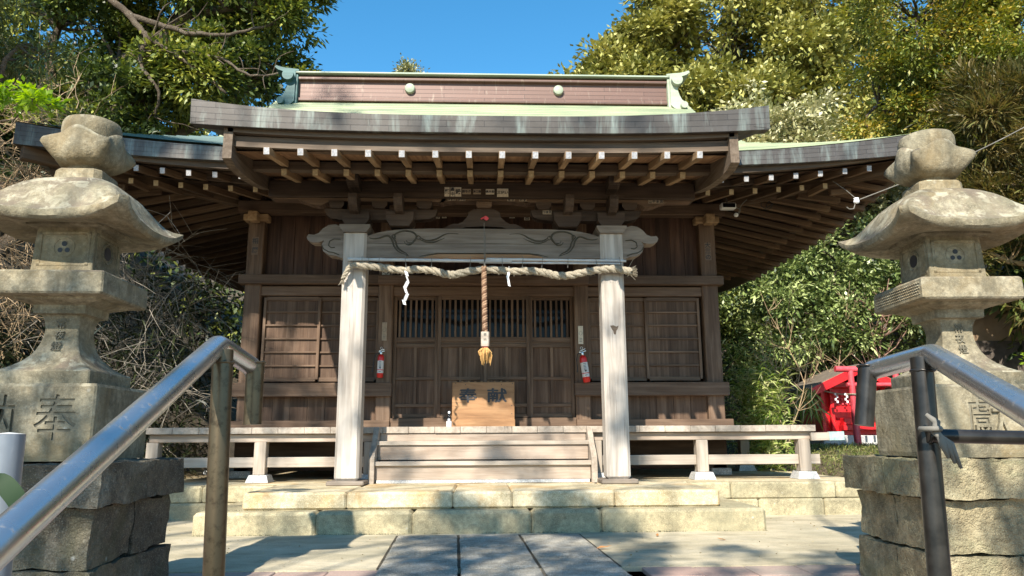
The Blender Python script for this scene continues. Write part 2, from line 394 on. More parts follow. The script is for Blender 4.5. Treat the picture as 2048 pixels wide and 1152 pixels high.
    def rings(s, rings, closed_top=True, closed_bot=True):
        """stack of rings of equal vertex count, bottom first, counter-clockwise seen from above"""
        n = len(rings[0]); vs = [p for r_ in rings for p in r_]; fs = []
        for i in range(len(rings) - 1):
            for k in range(n):
                k2 = (k + 1) % n
                fs.append((i * n + k, i * n + k2, (i + 1) * n + k2, (i + 1) * n + k))
        if closed_bot: fs.append(tuple(reversed(range(n))))
        if closed_top: fs.append(tuple(range((len(rings) - 1) * n, len(rings) * n)))
        return s.add(vs, fs)
    def lathe(s, prof, c=(0, 0, 0), n=24, mat=None):
        rs = []
        for r_, z in prof:
            ring = [Vector((r_ * math.cos(2 * math.pi * k / n), r_ * math.sin(2 * math.pi * k / n), z)) for k in range(n)]
            if mat is not None: ring = [mat @ p for p in ring]
            rs.append([tuple(p + Vector(c)) for p in ring])
        return s.rings(rs)
    def strip(s, A, B, flip=False, gA=None, gB=None):
        """quads between two polylines"""
        n = len(A); vs = list(A) + list(B); fs = []
        for i in range(n - 1):
            q = (i, i + 1, n + i + 1, n + i); fs.append(tuple(reversed(q)) if flip else q)
        return s.add(vs, fs, (list(gA) + list(gB)) if gA else None)
    def text(s, body, size, mat4, depth=0.002, sx=1.0, sy=1.0, bold=0.0):
        cu = bpy.data.curves.new('t', 'FONT'); cu.body = body; cu.size = size; cu.align_x = 'CENTER'; cu.align_y = 'CENTER'
        cu.extrude = depth; cu.offset = bold; cu.resolution_u = 3
        ob = bpy.data.objects.new('t', cu); COL.objects.link(ob)
        dg = bpy.context.evaluated_depsgraph_get(); me = bpy.data.meshes.new_from_object(ob.evaluated_get(dg))
        vs = [mat4 @ Vector((v.co.x * sx, v.co.y * sy, v.co.z)) for v in me.vertices]
        s.add(vs, [tuple(p.vertices) for p in me.polygons])
        bpy.data.objects.remove(ob); bpy.data.curves.remove(cu); bpy.data.meshes.remove(me); return s
    def build(s, name, mat, parent=None, base=None, smooth=False, rot=None):
        b = Vector(BASE[parent.name] if parent else (base or (0, 0, 0)))
        me = bpy.data.meshes.new(name); me.from_pydata([tuple(Vector(p) - b) for p in s.v], [], s.f)
        a = me.attributes.new('gc', 'FLOAT_VECTOR', 'POINT'); a.data.foreach_set('vector', np.array(s.g, dtype=np.float32).ravel())
        a = me.attributes.new('rnd', 'FLOAT', 'POINT'); a.data.foreach_set('value', np.array(s.r, dtype=np.float32))
        for m_ in (mat if isinstance(mat, (list, tuple)) else [mat]): me.materials.append(m_)
        if smooth:
            me.polygons.foreach_set('use_smooth', [True] * len(me.polygons))
            if smooth != 'all':
                try: me.set_sharp_from_angle(angle=R(38))
                except Exception: pass
        o = bpy.data.objects.new(name, me); COL.objects.link(o)
        if parent: o.parent = parent
        else: o.location = b
        BASE[o.name] = tuple(b)
        return o

def tag(o, label=None, cat=None, group=None, kind=None):
    if label: o['label'] = label
    if cat: o['category'] = cat
    if group: o['group'] = group
    if kind: o['kind'] = kind
    return o
def thing(name, loc, label, cat, group=None):
    o = bpy.data.objects.new(name, None); COL.objects.link(o); o.location = loc; o.empty_display_size = 0.3
    BASE[o.name] = tuple(loc); return tag(o, label, cat, group)
def copy_tree(o, parent=None):
    c = o.copy(); COL.objects.link(c); BASE[c.name] = BASE.get(o.name, (0, 0, 0))
    if parent: c.parent = parent
    for ch in list(o.children): copy_tree(ch, c)
    return c
def facing(loc, rx=90, rz=0, ry=0):
    """text plane standing upright, facing the camera side (-y)"""
    return Matrix.Translation(loc) @ Matrix.Rotation(R(rz), 4, 'Z') @ Matrix.Rotation(R(ry), 4, 'Y') @ Matrix.Rotation(R(rx), 4, 'X')

def rough_block(mb, x0, x1, y0, y1, z0, z1, amp=0.02, freq=6.0, step=0.05, seed=0.0, keep=None):
    """quarry-faced block: subdivided box with its surface pushed about by noise"""
    C = Vector(((x0 + x1) / 2, (y0 + y1) / 2, (z0 + z1) / 2))
    def disp(p):
        v = mnoise.turbulence_vector(Vector(p) * freq + Vector((seed, seed * 2, seed)), 4, False, amplitude_scale=0.6, frequency_scale=2.1)
        a = amp
        if keep: a *= keep(p)
        q = Vector(p) + Vector((v.x, v.y, v.z)) * a
        r_ = mnoise.noise(Vector(p) * freq * 0.45 + Vector((seed, 3, 1))) * a * 1.4
        d = (Vector(p) - C); d.z *= 0.3
        return q - d.normalized() * max(0, r_)
    L = (x1 - x0, y1 - y0, z1 - z0)
    lo = (x0, y0, z0); hi = (x1, y1, z1)
    for ax in range(3):
        i, j = [k for k in range(3) if k != ax]
        ni = max(1, int(L[i] / step)); nj = max(1, int(L[j] / step))
        for sgn in (0, 1):
            vs = []
            for a in range(ni + 1):
                for b in range(nj + 1):
                    p = [0, 0, 0]; p[ax] = hi[ax] if sgn else lo[ax]
                    p[i] = lo[i] + L[i] * a / ni; p[j] = lo[j] + L[j] * b / nj
                    vs.append(tuple(disp(p)))
            fs = []
            for a in range(ni):
                for b in range(nj):
                    q = (a * (nj + 1) + b, (a + 1) * (nj + 1) + b, (a + 1) * (nj + 1) + b + 1, a * (nj + 1) + b + 1)
                    nrm = (Vector(vs[q[1]]) - Vector(vs[q[0]])).cross(Vector(vs[q[2]]) - Vector(vs[q[0]]))
                    fs.append(q if (nrm[ax] > 0) == bool(sgn) else tuple(reversed(q)))
            mb.add(vs, fs, r=0.5)

# ---------------------------------------------------------------- foliage (numpy)
def raw_mesh(name, V, F, rv, mat, parent=None, base=(0, 0, 0), size=4):
    b = np.array(BASE[parent.name] if parent else base, dtype=np.float32)
    V = (V - b).astype(np.float32); nf = len(F)
    me = bpy.data.meshes.new(name); me.vertices.add(len(V)); me.vertices.foreach_set('co', V.ravel())
    me.loops.add(nf * size); me.loops.foreach_set('vertex_index', F.astype(np.int32).ravel())
    me.polygons.add(nf); me.polygons.foreach_set('loop_start', np.arange(0, nf * size, size, dtype=np.int32))
    me.update(calc_edges=True)
    a = me.attributes.new('rnd', 'FLOAT', 'POINT'); a.data.foreach_set('value', rv.astype(np.float32))
    me.materials.append(mat)
    o = bpy.data.objects.new(name, me); COL.objects.link(o)
    if parent: o.parent = parent
    else: o.location = tuple(float(x) for x in b)
    BASE[o.name] = tuple(float(x) for x in b)
    return o

def unit(a): return a / np.maximum(1e-9, np.linalg.norm(a, axis=-1, keepdims=True))

def leaves(P, D, L, Wd, droop=0.2, tone=None, segs=1):
    """one folded diamond (or a 2-segment blade) per base point P, direction D"""
    n = len(P); D = unit(D + rg.normal(0, 0.02, (n, 3))); up = np.tile([0, 0, 1.0], (n, 1)) + rg.normal(0, 0.45, (n, 3))
    S = unit(np.cross(D, up)); Nn = np.cross(S, D)
    L = (L * rg.uniform(0.7, 1.25, n))[:, None]; Wd = (Wd * rg.uniform(0.75, 1.2, n))[:, None]
    dz = np.zeros((n, 3)); dz[:, 2] = -1
    t = rg.uniform(0, 1, n) if tone is None else np.clip(tone + rg.normal(0, 0.13, n), 0, 1)
    if segs == 1:
        a = P; tip = P + D * L + dz * L * droop
        m = P + D * L * 0.45 - Nn * Wd * 0.12 + dz * L * droop * 0.3
        V = np.stack([a, m + S * Wd * 0.5, tip, m - S * Wd * 0.5], 1).reshape(-1, 3)
        F = np.arange(n * 4).reshape(-1, 4); return V, F, np.repeat(t, 4)
    m1 = P + D * L * 0.35; m2 = P + D * L * 0.7 + dz * L * droop * 0.35; tip = P + D * L + dz * L * droop
    V = np.stack([P, m1 + S * Wd * 0.5, m1 - S * Wd * 0.5, m2 + S * Wd * 0.42, m2 - S * Wd * 0.42, tip + S * Wd * 0.03, tip - S * Wd * 0.03, P + S * 1e-3], 1).reshape(-1, 3)
    b = (np.arange(n) * 8)[:, None]
    F = np.concatenate([b + np.array([0, 7, 1, 2]), b + np.array([2, 1, 3, 4]), b + np.array([4, 3, 5, 6])], 0)
    return V, F, np.repeat(t, 8)

def rosettes(C, out, per, spread, L, Wd, droop=0.2, tone=None, segs=1, upb=0.25):
    """clusters of leaves round twig ends C, pointing away from 'out' directions"""
    n = len(C); idx = np.repeat(np.arange(n), per)
    d = unit(rg.normal(0, 1, (len(idx), 3)) + out[idx] * 0.9 + np.array([0, 0, upb]))
    P = C[idx] + d * (rg.uniform(0, 1, (len(idx), 1)) ** 0.6) * spread * 0.8 + rg.normal(0, spread * 0.25, (len(idx), 3))
    tn = None if tone is None else tone[idx]
    return leaves(P, d, L, Wd, droop, tn, segs)

def blob_points(blobs):
    """twig ends gathered into boughs that are scattered through lumpy ellipsoids, with gaps between the boughs"""
    C, O = [], []
    for (x, y, z, rx, ry, rz, n) in blobs:
        k = max(5, n // 11); R3 = np.array([rx, ry, rz])
        d = unit(rg.normal(0, 1, (k, 3))); r_ = rg.uniform(0.15, 1.0, (k, 1)) ** 0.4
        bc = d * r_ * 0.92; bi = rg.integers(0, k, n)
        bs = rg.uniform(0.6, 1.3, (k, 1)) * min(0.26, 0.62 * k ** -0.33)
        off = rg.normal(0, 1, (n, 3)) * np.array([1, 1, 0.55]); off = off / np.maximum(1, np.linalg.norm(off, axis=1, keepdims=True) / 1.6)
        p = bc[bi] + off * bs[bi] * 0.75
        C.append(np.array([x, y, z]) + p * R3); O.append(unit(d[bi] * 0.7 + unit(off) * 0.8 + np.array([0, 0, 0.25])))
    return np.concatenate(C), np.concatenate(O)

def limb(mb, a, b, r0, r1, bend=0.15, n=6, sides=6):
    a, b = Vector(a), Vector(b); L = (b - a).length; pts, rs = [], []
    off = Vector((rnd.uniform(-1, 1), rnd.uniform(-1, 1), rnd.uniform(-0.3, 1))) * L * bend
    for i in range(n + 1):
        t = i / n; p = a.lerp(b, t) + off * math.sin(math.pi * t) + Vector((rnd.uniform(-1, 1), rnd.uniform(-1, 1), rnd.uniform(-1, 1))) * L * 0.02 * (1 if 0 < i < n else 0)
        pts.append(p); rs.append(r0 + (r1 - r0) * t)
    mb.tube(pts, rs, sides, caps=False); return pts

def tree(name, label, base, blobs, mat, leaf, per=34, spread=0.32, trunk_r=0.22, fork=0.45, cat='tree', group=None, limb_r=None, twigs=90, bark='bark', droop=0.25, segs=1, tone_by=None, upb=0.25):
    t = thing(name, base, label, cat, group)
    C, O = blob_points(blobs)
    tone = rg.uniform(0.15, 0.85, len(C)) if tone_by is None else tone_by(C, O)
    V, F, rv = rosettes(C, O, per, spread, leaf[0], leaf[1], droop, tone, segs, upb)
    raw_mesh('crown', V, F, rv, M[mat], t)
    mb = MB(); c0 = Vector([sum(b[i] * b[6] for b in blobs) / sum(b[6] for b in blobs) for i in range(3)])
    fk = Vector(base).lerp(c0, fork); limb(mb, base, fk, trunk_r, trunk_r * 0.7, 0.05, 6, 9)
    ends = []
    for b in blobs:
        e = Vector(b[:3]); p = limb(mb, fk, e, limb_r or trunk_r * 0.6, (limb_r or trunk_r) * 0.22, 0.12, 7, 7); ends.append(p)
    for k in range(twigs):
        c = Vector([float(x) for x in C[rg.integers(len(C))]])
        src = min((q for e in ends for q in e[2:]), key=lambda q: (q - c).length)
        limb(mb, src, c, trunk_r * 0.16, 0.008, 0.15, 4, 4)
    mb.build('trunk', M[bark], t, smooth='all')
    return t

def twig_bush(name, label, base, region, n, mat, r=0.006, L=1.0, cat='shrub', dirv=(0, 0, 1), curl=0.5, sub=3, group=None):
    """bare twigs: long curving stems with side shoots, all one shrub"""
    mb = MB(); (x0, x1), (y0, y1), (z0, z1) = region
    for k in range(n):
        p = Vector((rnd.uniform(x0, x1), rnd.uniform(y0, y1), rnd.uniform(z0, z1)))
        d = (Vector(dirv) + Vector((rnd.gauss(0, curl), rnd.gauss(0, curl), rnd.gauss(0, curl)))).normalized()
        ln = L * rnd.uniform(0.5, 1.3); pts = [p]; rs = [r]
        for i in range(6):
            d = (d + Vector((rnd.gauss(0, 0.22), rnd.gauss(0, 0.22), rnd.gauss(0, 0.22) - 0.05))).normalized()
            pts.append(pts[-1] + d * ln / 6); rs.append(r * (1 - 0.14 * (i + 1)))
        mb.tube(pts, rs, 3, caps=False)
        for j in range(sub):
            q = pts[rnd.randint(1, 5)]; d2 = (d + Vector((rnd.gauss(0, .7), rnd.gauss(0, .7), rnd.gauss(0, .5)))).normalized()
            l2 = ln * rnd.uniform(0.2, 0.45)
            mb.tube([q, q + d2 * l2 * 0.5 + Vector((0, 0, 0.01)), q + d2 * l2], [r * 0.6, r * 0.45, r * 0.3], 3, caps=False)
    o = mb.build(name, M[mat], base=base); return tag(o, label, cat, group)

def blades(name, label, base, region, n, mat, L, Wd, cat='bamboo grass', upward=0.6, droop=0.5, kind=None, height=None, tone=None, group=None):
    (x0, x1), (y0, y1), (z0, z1) = region
    P = np.stack([rg.uniform(x0, x1, n), rg.uniform(y0, y1, n), rg.uniform(z0, z1, n)], 1)
    if height is not None: P[:, 2] = height(P)
    D = unit(rg.normal(0, 1, (n, 3)) * np.array([1, 1, 0.5]) + np.array([0, 0, upward]))
    V, F, rv = leaves(P, D, L, Wd, droop, None, 2)
    o = raw_mesh(name, V, F, rv, M[mat], base=base)
    return tag(o, label, cat if kind is None else None, group, kind)
# ================================================================ shrine hall
hall = thing('shrine_hall', (0, 9.6, 0.34), 'weathered wooden shrine hall with green copper roof and raised veranda, straight ahead', 'shrine hall')
YF, AX, YR, YB = 7.8, 5.1, 12.2, 16.6
def hR(d): return 3.92 + 0.42 * d + 0.042 * d * d
def riseF(x): return 0.0283 * max(0, abs(x) - 1.9) ** 2
def riseS(y): return 0.0283 * max(0, abs(y - YR) - 1.2) ** 2
def fade(d): return max(0.0, 1 - d / 2.2) ** 2
def steps(dmax, st):
    out = [(0.0, 0.014)]; d = st
    while d < dmax - 1e-6: out += [(d, 0.0), (d + 0.001, 0.014)]; d += st
    out.append((dmax, 0.0)); return out
def grid(mb, rows, flip=False):
    n = len(rows[0]); vs = [p for r_ in rows for p in r_]; fs = []
    for i in range(len(rows) - 1):
        for k in range(n - 1):
            q = (i * n + k, i * n + k + 1, (i + 1) * n + k + 1, (i + 1) * n + k); fs.append(tuple(reversed(q)) if flip else q)
    mb.add(vs, fs, r=0.5)

mroof = MB(); NX = 36
def xl(d): return AX - d if d < 1.5 else AX - 1.5
for sgn in (1, -1):
    rows = []
    for d, lip in steps(4.4, 0.11):
        y = YF + d if sgn == 1 else YB - d
        rows.append([(u * xl(d), y, hR(d) + riseF(u * AX if d < 1.5 else 0) * fade(d) * (1 if d < 1.5 else 0) + lip) for u in [2 * i / NX - 1 for i in range(NX + 1)]])
    grid(mroof, rows, flip=(sgn == -1))
for sgn in (1, -1):
    rows = []
    for d, lip in steps(1.5, 0.11):
        rows.append([(sgn * (AX - d), YR + v * (4.4 - d), hR(d) + riseS(YR + v * 4.4) * fade(d) + lip) for v in [2 * i / 30 - 1 for i in range(31)]])
    grid(mroof, rows, flip=(sgn == -1))
roof = mroof.build('main_roof', M['patina'], hall)
roof['label'] = 'curved green copper main roof'
# sheet over the left roof end, its shade painted as darker teal
mt = MB(); rows = []
for d, lip in steps(1.45, 0.11):
    rows.append([(-AX + d + (2.2 - d) * u, YF + d, hR(d) + riseF(-AX + (2.2) * u) * fade(d) + lip + 0.02) for u in [i / 12 for i in range(13)]])
grid(mt, rows)
mt.build('roof_end_shade', M['patina_teal'], roof)

def side_pts(side, o, n=40):
    """points along one side of the eaves at distance o in from the eave line"""
    out = []
    for i in range(n + 1):
        u = 2 * i / n - 1
        if side == 'f': out.append((u * (AX - o), YF + o, riseF(u * AX)))
        if side == 'b': out.append((-u * (AX - o), YB - o, riseF(u * AX)))
        if side == 'r': out.append((AX - o, YR + u * (4.4 - o), riseS(YR + u * 4.4)))
        if side == 'l': out.append((-AX + o, YR - u * (4.4 - o), riseS(YR - u * 4.4)))
    return out
def eave_ring(mb, o0, o1, zt, zb, zb1=None, sides='frbl', thick=0.0):
    zb1 = zb if zb1 is None else zb1
    for s_ in sides:
        P = side_pts(s_, o0); Q = side_pts(s_, o1)
        s0 = [p[0] if s_ in 'fb' else p[1] for p in P]
        T = [(p[0], p[1], zt + p[2]) for p in P]; B = [(p[0], p[1], zb + p[2] - thick * p[2]) for p in P]
        I = [(p[0], p[1], zb1 + q[2] - thick * q[2]) for p, q in zip(Q, P)]
        IT = [(p[0], p[1], zt + q[2]) for p, q in zip(Q, P)]
        hh = [zt - zb + thick * p[2] for p in P]
        mb.strip(B, T, gA=[(a, 0.0, 0) for a in s0], gB=[(a, h_, 0) for a, h_ in zip(s0, hh)])
        mb.strip(I, B, gA=[(a, 0.3, 0) for a in s0], gB=[(a, 0.0, 0) for a in s0])
        mb.strip(IT, I, gA=[(a, 0.3, 0) for a in s0], gB=[(a, 0.0, 0) for a in s0])
eave_ring(mb := MB(), 0.0, 0.14, 3.925, 3.775, thick=0.35); mb.build('eave_fascia', M['copper'], roof)
eave_ring(mb := MB(), 0.07, 0.20, 3.79, 3.695); mb.build('eave_board', M['wood_eave'], roof)
eave_ring(mb := MB(), 0.56, 0.66, 3.76, 3.685); mb.build('inner_eave_board', M['wood_eave'], roof)
# boarding under the eaves
def soffit(mb, o0, z0, o1, z1, sides='frbl'):
    for s_ in sides:
        P = side_pts(s_, o0); Q = side_pts(s_, o1)
        f0 = 1 - o0 / 2.6; f1 = max(0, 1 - o1 / 2.6) ** 1.5
        A = [(p[0], p[1], z0 + p[2] * f0) for p in P]; B = [(p[0], p[1], z1 + p[2] * f1) for p in Q]
        j = [p[0] if s_ in 'fb' else p[1] for p in P]
        mb.strip(B, A, gA=[(0.6, a, 0) for a in j], gB=[(0, a, 0) for a in j])
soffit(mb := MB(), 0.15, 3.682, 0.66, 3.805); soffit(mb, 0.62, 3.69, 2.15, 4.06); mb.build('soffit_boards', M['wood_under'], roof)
def rafter(parent, p, q, mat='wood_rafter_dark', sx=0.06, sz=0.07, end='paint_white'):
    mb = MB(); mb.beam(p, q, sx, sz, 0.004); o = mb.build('rafter', M[mat], parent)
    if end:
        d = (Vector(q) - Vector(p)).normalized(); e = MB(); e.beam(Vector(p) - d * 0.003, Vector(p) + d * 0.002, sx - 0.004, sz - 0.004)
        # painted end kept inside the same mesh by a second material slot
        k = len(o.data.polygons)
        me = o.data; me.materials.append(M[end])
        best = max(me.polygons, key=lambda f: (-(d)).dot(f.normal)); best.material_index = 1
    return o
for sgn in (-1, 1):
    for k in range(7):
        x = sgn * (2.68 + 0.286 * k); r_ = riseF(x)
        e = min(0.7, AX - abs(x))
        rafter(roof, (x, YF + 0.12, 3.64 + r_ * 0.95), (x, YF + e, 3.64 + (e - 0.12) * 0.24 + r_ * 0.8))
    for k in range(6):
        x = sgn * (2.66 + 0.286 * k); r_ = riseF(x); e = min(1.75, AX - abs(x))
        rafter(roof, (x, YF + 0.58, 3.645 + r_ * 0.8), (x, YF + e, 3.645 + (e - 0.58) * 0.235 + r_ * 0.4), end='wood_end')
    sr = MB()
    for k in range(18):
        y = 8.35 + 0.286 * k; r_ = riseS(y); e = min(2.1, y - YF); lines = []
        if e > 0.62: lines.append(((sgn * (AX - 0.58), y, 3.645 + r_ * 0.8), (sgn * (AX - e), y, 3.645 + (e - 0.58) * 0.235 + r_ * 0.3)))
        lines.append(((sgn * (AX - 0.12), y, 3.64 + r_ * 0.95), (sgn * (AX - min(0.7, e)), y, 3.64 + (min(0.7, e) - 0.12) * 0.24 + r_ * 0.8)))
        for p, q in lines:
            if sgn > 0: rafter(roof, p, q, end='wood_end')
            else: sr.beam(p, q, 0.06, 0.07)
    if sgn < 0: sr.build('rafter', M['wood_rafter_dark'], roof)['kind'] = 'stuff'
    mb = MB(); mb.beam((sgn * (AX - 0.06), YF + 0.06, 3.90), (sgn * 3.0, 9.9, 3.95), 0.11, 0.19, 0.01); mb.build('hip_beam', M['wood_rafter_dark'], roof)

# ridge
ridge = MB().box(-3.2, 3.2, 12.07, 12.33, 6.50, 6.98)
ridge.g = [(p[0], p[2], 0) for p in ridge.v]; ridge = ridge.build('ridge', M['copper_red'], hall)
mb = MB(); mb.box(-3.22, 3.22, 12.0, 12.4, 6.88, 6.93, 0.01); mb.g = [(p[0], p[2], 0) for p in mb.v]; mb.build('ridge_moulding', M['copper_red'], ridge)
mb = MB(); mb.box(-3.24, 3.24, 12.03, 12.37, 6.50, 6.56, 0.01); mb.g = [(p[0], p[2], 0) for p in mb.v]; mb.build('ridge_moulding', M['copper_red'], ridge)
mb = MB(); mb.prism([(11.95, 6.98), (12.0, 7.03), (12.2, 7.08), (12.4, 7.03), (12.45, 6.98)], -3.26, 3.26, 'yz'); mb.build('ridge_cap', M['patina_pale'], ridge)
for sgn in (-1, 1):
    mb = MB(); m_ = Matrix.Translation((sgn * 1.29, 12.07, 6.75)) @ Matrix.Rotation(R(90), 4, 'X')
    mb.lathe([(0.0, 0.06), (0.05, 0.056), (0.082, 0.04), (0.09, 0.0), (0.09, -0.02)][::-1], (0, 0, 0), 24, m_.to_3x3().to_4x4())
    mb.v = [(p[0] + sgn * 1.29, p[1] + 12.05, p[2] + 6.75) for p in mb.v]; mb.build('round_crest', M['patina_pale'], ridge, smooth=True)
for sgn in (-1, 1):        # scrolled ridge-end ornament
    mm = M['patina_teal'] if sgn < 0 else M['patina_pale']
    X = lambda v: sgn * v
    mb = MB()
    def scroll(pts, hw, y0, y1):
        A = [];
        L = []
        for i, (x, z) in enumerate(pts):
            a = Vector(pts[max(i - 1, 0)]); b = Vector(pts[min(i + 1, len(pts) - 1)]); t = (b - a).normalized(); n_ = Vector((-t.y, t.x)); h_ = hw[i]
            A.append((x + n_.x * h_, z + n_.y * h_)); L.append((x - n_.x * h_, z - n_.y * h_))
        mb.prism([(X(p[0]), p[1]) for p in A + L[::-1]], y0, y1, 'xz')
    mb.box(*sorted((X(3.2), X(3.27))), 11.98, 12.42, 6.42, 7.03, 0.01)
    scroll([(3.20, 7.01), (3.34, 7.03), (3.44, 7.045), (3.54, 7.075), (3.60, 7.11)], [0.045, 0.042, 0.036, 0.03, 0.02], 11.98, 12.42)
    body = [(3.24, 7.0), (3.36, 7.0), (3.42, 6.93), (3.42, 6.86), (3.37, 6.80), (3.37, 6.74), (3.40, 6.64), (3.44, 6.56), (3.49, 6.52), (3.52, 6.46), (3.50, 6.40), (3.42, 6.37), (3.30, 6.40), (3.24, 6.46)]
    mb.prism([(X(a), b) for a, b in body], 11.95, 12.45, 'xz')
    mb.tube([(X(3.35), 11.86, 6.90), (X(3.35), 12.54, 6.90)], 0.095, 18); mb.tube([(X(3.46), 11.88, 6.44), (X(3.46), 12.52, 6.44)], 0.062, 14)
    mb.build('ridge_end_scroll', mm, ridge, smooth=True)
# gable walls and verge boards
for sgn in (-1, 1):
    mb = MB(); mb.prism([(9.3, 4.55), (15.1, 4.55), (12.2, 6.5)], sgn * 3.3, sgn * 3.42, 'yz'); mb.build('gable_wall', M['wood_wall'], roof)
    pts = [(YF + d, hR(d) - 0.02) for d in [1.5 + 2.9 * i / 10 for i in range(11)]]
    out = pts + [(2 * YR - y, z) for y, z in pts[::-1]]; low = [(y, z - 0.24) for y, z in out[::-1]]
    mb = MB(); mb.prism(out + low, sgn * 3.56, sgn * 3.62, 'yz'); mb.build('verge_board', M['wood_eave'], roof)

# ---------------- porch roof
KF = 6.63; KA = 2.75
def kz(x, o): return 3.795 + 0.14 * (abs(x) / KA) ** 3 * max(0, 1 - o / 3.0) + 0.29 * o + 0.015 * o * o
def kb(x): return 3.646 + 0.065 * (abs(x) / KA) ** 3
mb = MB(); rows = []
for d, lip in steps(3.27, 0.11): rows.append([(u * KA, KF + d, kz(u * KA, d) + lip) for u in [2 * i / 32 - 1 for i in range(33)]])
grid(mb, rows); proof = mb.build('porch_roof', M['patina'], hall)
mb = MB(); xs = [KA * (2 * i / 40 - 1) for i in range(41)]
T = [(x, KF - 0.01, kz(x, 0) + 0.016) for x in xs]; B = [(x, KF + 0.005, kb(x)) for x in xs]; I = [(x, KF + 0.16, kb(x) + 0.02) for x in xs]
TT = [(x, KF + 0.05, kz(x, 0.05) + 0.022) for x in xs]
mb.strip(B, T, gA=[(x, 0.0, 0) for x in xs], gB=[(x, kz(x, 0) - kb(x), 0) for x in xs])
mb.strip(T, TT, gA=[(x, 0.2, 0) for x in xs], gB=[(x, 0.25, 0) for x in xs]); mb.strip(I, B, gA=[(x, 0.2, 0) for x in xs], gB=[(x, 0.25, 0) for x in xs])
for sgn in (-1, 1):
    ys = [KF + 2.6 * i / 14 for i in range(15)]
    T = [(sgn * KA, y, kz(KA, y - KF) + 0.016) for y in ys]; B = [(sgn * (KA - 0.01), y, kz(KA, y - KF) - 0.215) for y in ys]; I = [(sgn * (KA - 0.16), y, kz(KA, y - KF) - 0.20) for y in ys]
    mb.strip(B, T, flip=(sgn < 0), gA=[(y[1], 0, 0) for y in T], gB=[(y[1], 0.215, 0) for y in T]); mb.strip(I, B, flip=(sgn < 0))
mb.build('eave_fascia', M['copper'], proof)
mb = MB()
for sgn in (-1, 1):
    ys = [KF + 0.02 + 2.2 * i / 10 for i in range(11)]
    mb.strip([(sgn * 2.36, y, kz(2.36, y - KF) - 0.13) for y in ys], [(sgn * 2.74, y, kz(KA, y - KF) - 0.19) for y in ys], flip=(sgn > 0))
xs = [2.4 * (2 * i / 20 - 1) for i in range(21)]
mb.strip([(x, KF + 0.9, kb(x) + 0.09) for x in xs], [(x, KF + 0.02, kb(x) + 0.015) for x in xs])
mb.build('outer_soffit', M['wood_eave'], proof)
def curved_board(mb, y0, y1, zt, zb, xa, bow, n=24):
    xs = [xa * (2 * i / n - 1) for i in range(n + 1)]; f = lambda x: bow * (abs(x) / xa) ** 3
    Tn = [(x, y0, zt + f(x)) for x in xs]; Bn = [(x, y0, zb + f(x)) for x in xs]; Bk = [(x, y1, zb + f(x)) for x in xs]; Tk = [(x, y1, zt + f(x)) for x in xs]
    g = lambda P, v: [(p[0], v, 0) for p in P]
    mb.strip(Bn, Tn, gA=g(Bn, 0), gB=g(Bn, .1)); mb.strip(Bk, Bn, gA=g(Bn, 0.2), gB=g(Bn, 0)); mb.strip(Tn, Tk, gA=g(Bn, .3), gB=g(Bn, .4)); mb.strip(Tk, Bk)
curved_board(mb := MB(), 6.70, 6.80, 3.66, 3.60, 2.42, 0.06); mb.build('eave_board', M['wood_eave'], proof)
curved_board(mb := MB(), 6.755, 6.86, 3.602, 3.498, 2.40, 0.04); mb.build('eave_board', M['wood_eave'], proof)
curved_board(mb := MB(), 7.33, 7.43, 3.60, 3.513, 2.38, 0.01); mb.build('inner_eave_board', M['wood_eave'], proof)
mb = MB(); mb.add([(-2.40, 6.80, 3.503), (2.40, 6.80, 3.503), (2.40, 7.42, 3.642), (-2.40, 7.42, 3.642)], [(0, 3, 2, 1)], [(0, 0, 0), (0, 5, 0), (.6, 5, 0), (.6, 0, 0)])
mb.add([(-2.40, 7.38, 3.532), (2.40, 7.38, 3.532), (2.40, 9.5, 4.0), (-2.40, 9.5, 4.0)], [(0, 3, 2, 1)], [(0, 0, 0), (0, 5, 0), (2, 5, 0), (2, 0, 0)])
mb.build('soffit_boards', M['wood_soffit'], proof)
for k in range(14):
    x = (k - 6.5) * 0.315 + 0.012
    rafter(proof, (x, 6.66, 3.437 + 0.02 * (abs(x) / 2.1) ** 3), (x, 7.44, 3.600), mat='wood_rafter', sx=0.060, sz=0.072)
    rafter(proof, (x, 7.28, 3.474), (x, 9.45, 3.95), mat='wood_rafter', sx=0.060, sz=0.072, end='wood_end')
for sgn in (-1, 1):        # long curved side boards of the porch roof
    low = [(6.70, 3.395), (6.86, 3.36), (7.1, 3.372), (7.4, 3.405), (7.7, 3.455), (8.0, 3.525), (8.2, 3.585), (8.36, 3.61)]
    top = [(8.36, 4.02), (8.0, 3.95), (7.5, 3.84), (7.1, 3.76), (6.70, 3.70)]
    mb = MB(); mb.prism(low + top, sgn * 2.37, sgn * 2.455, 'yz'); mb.build('side_verge_board', M['wood_eave'], proof)

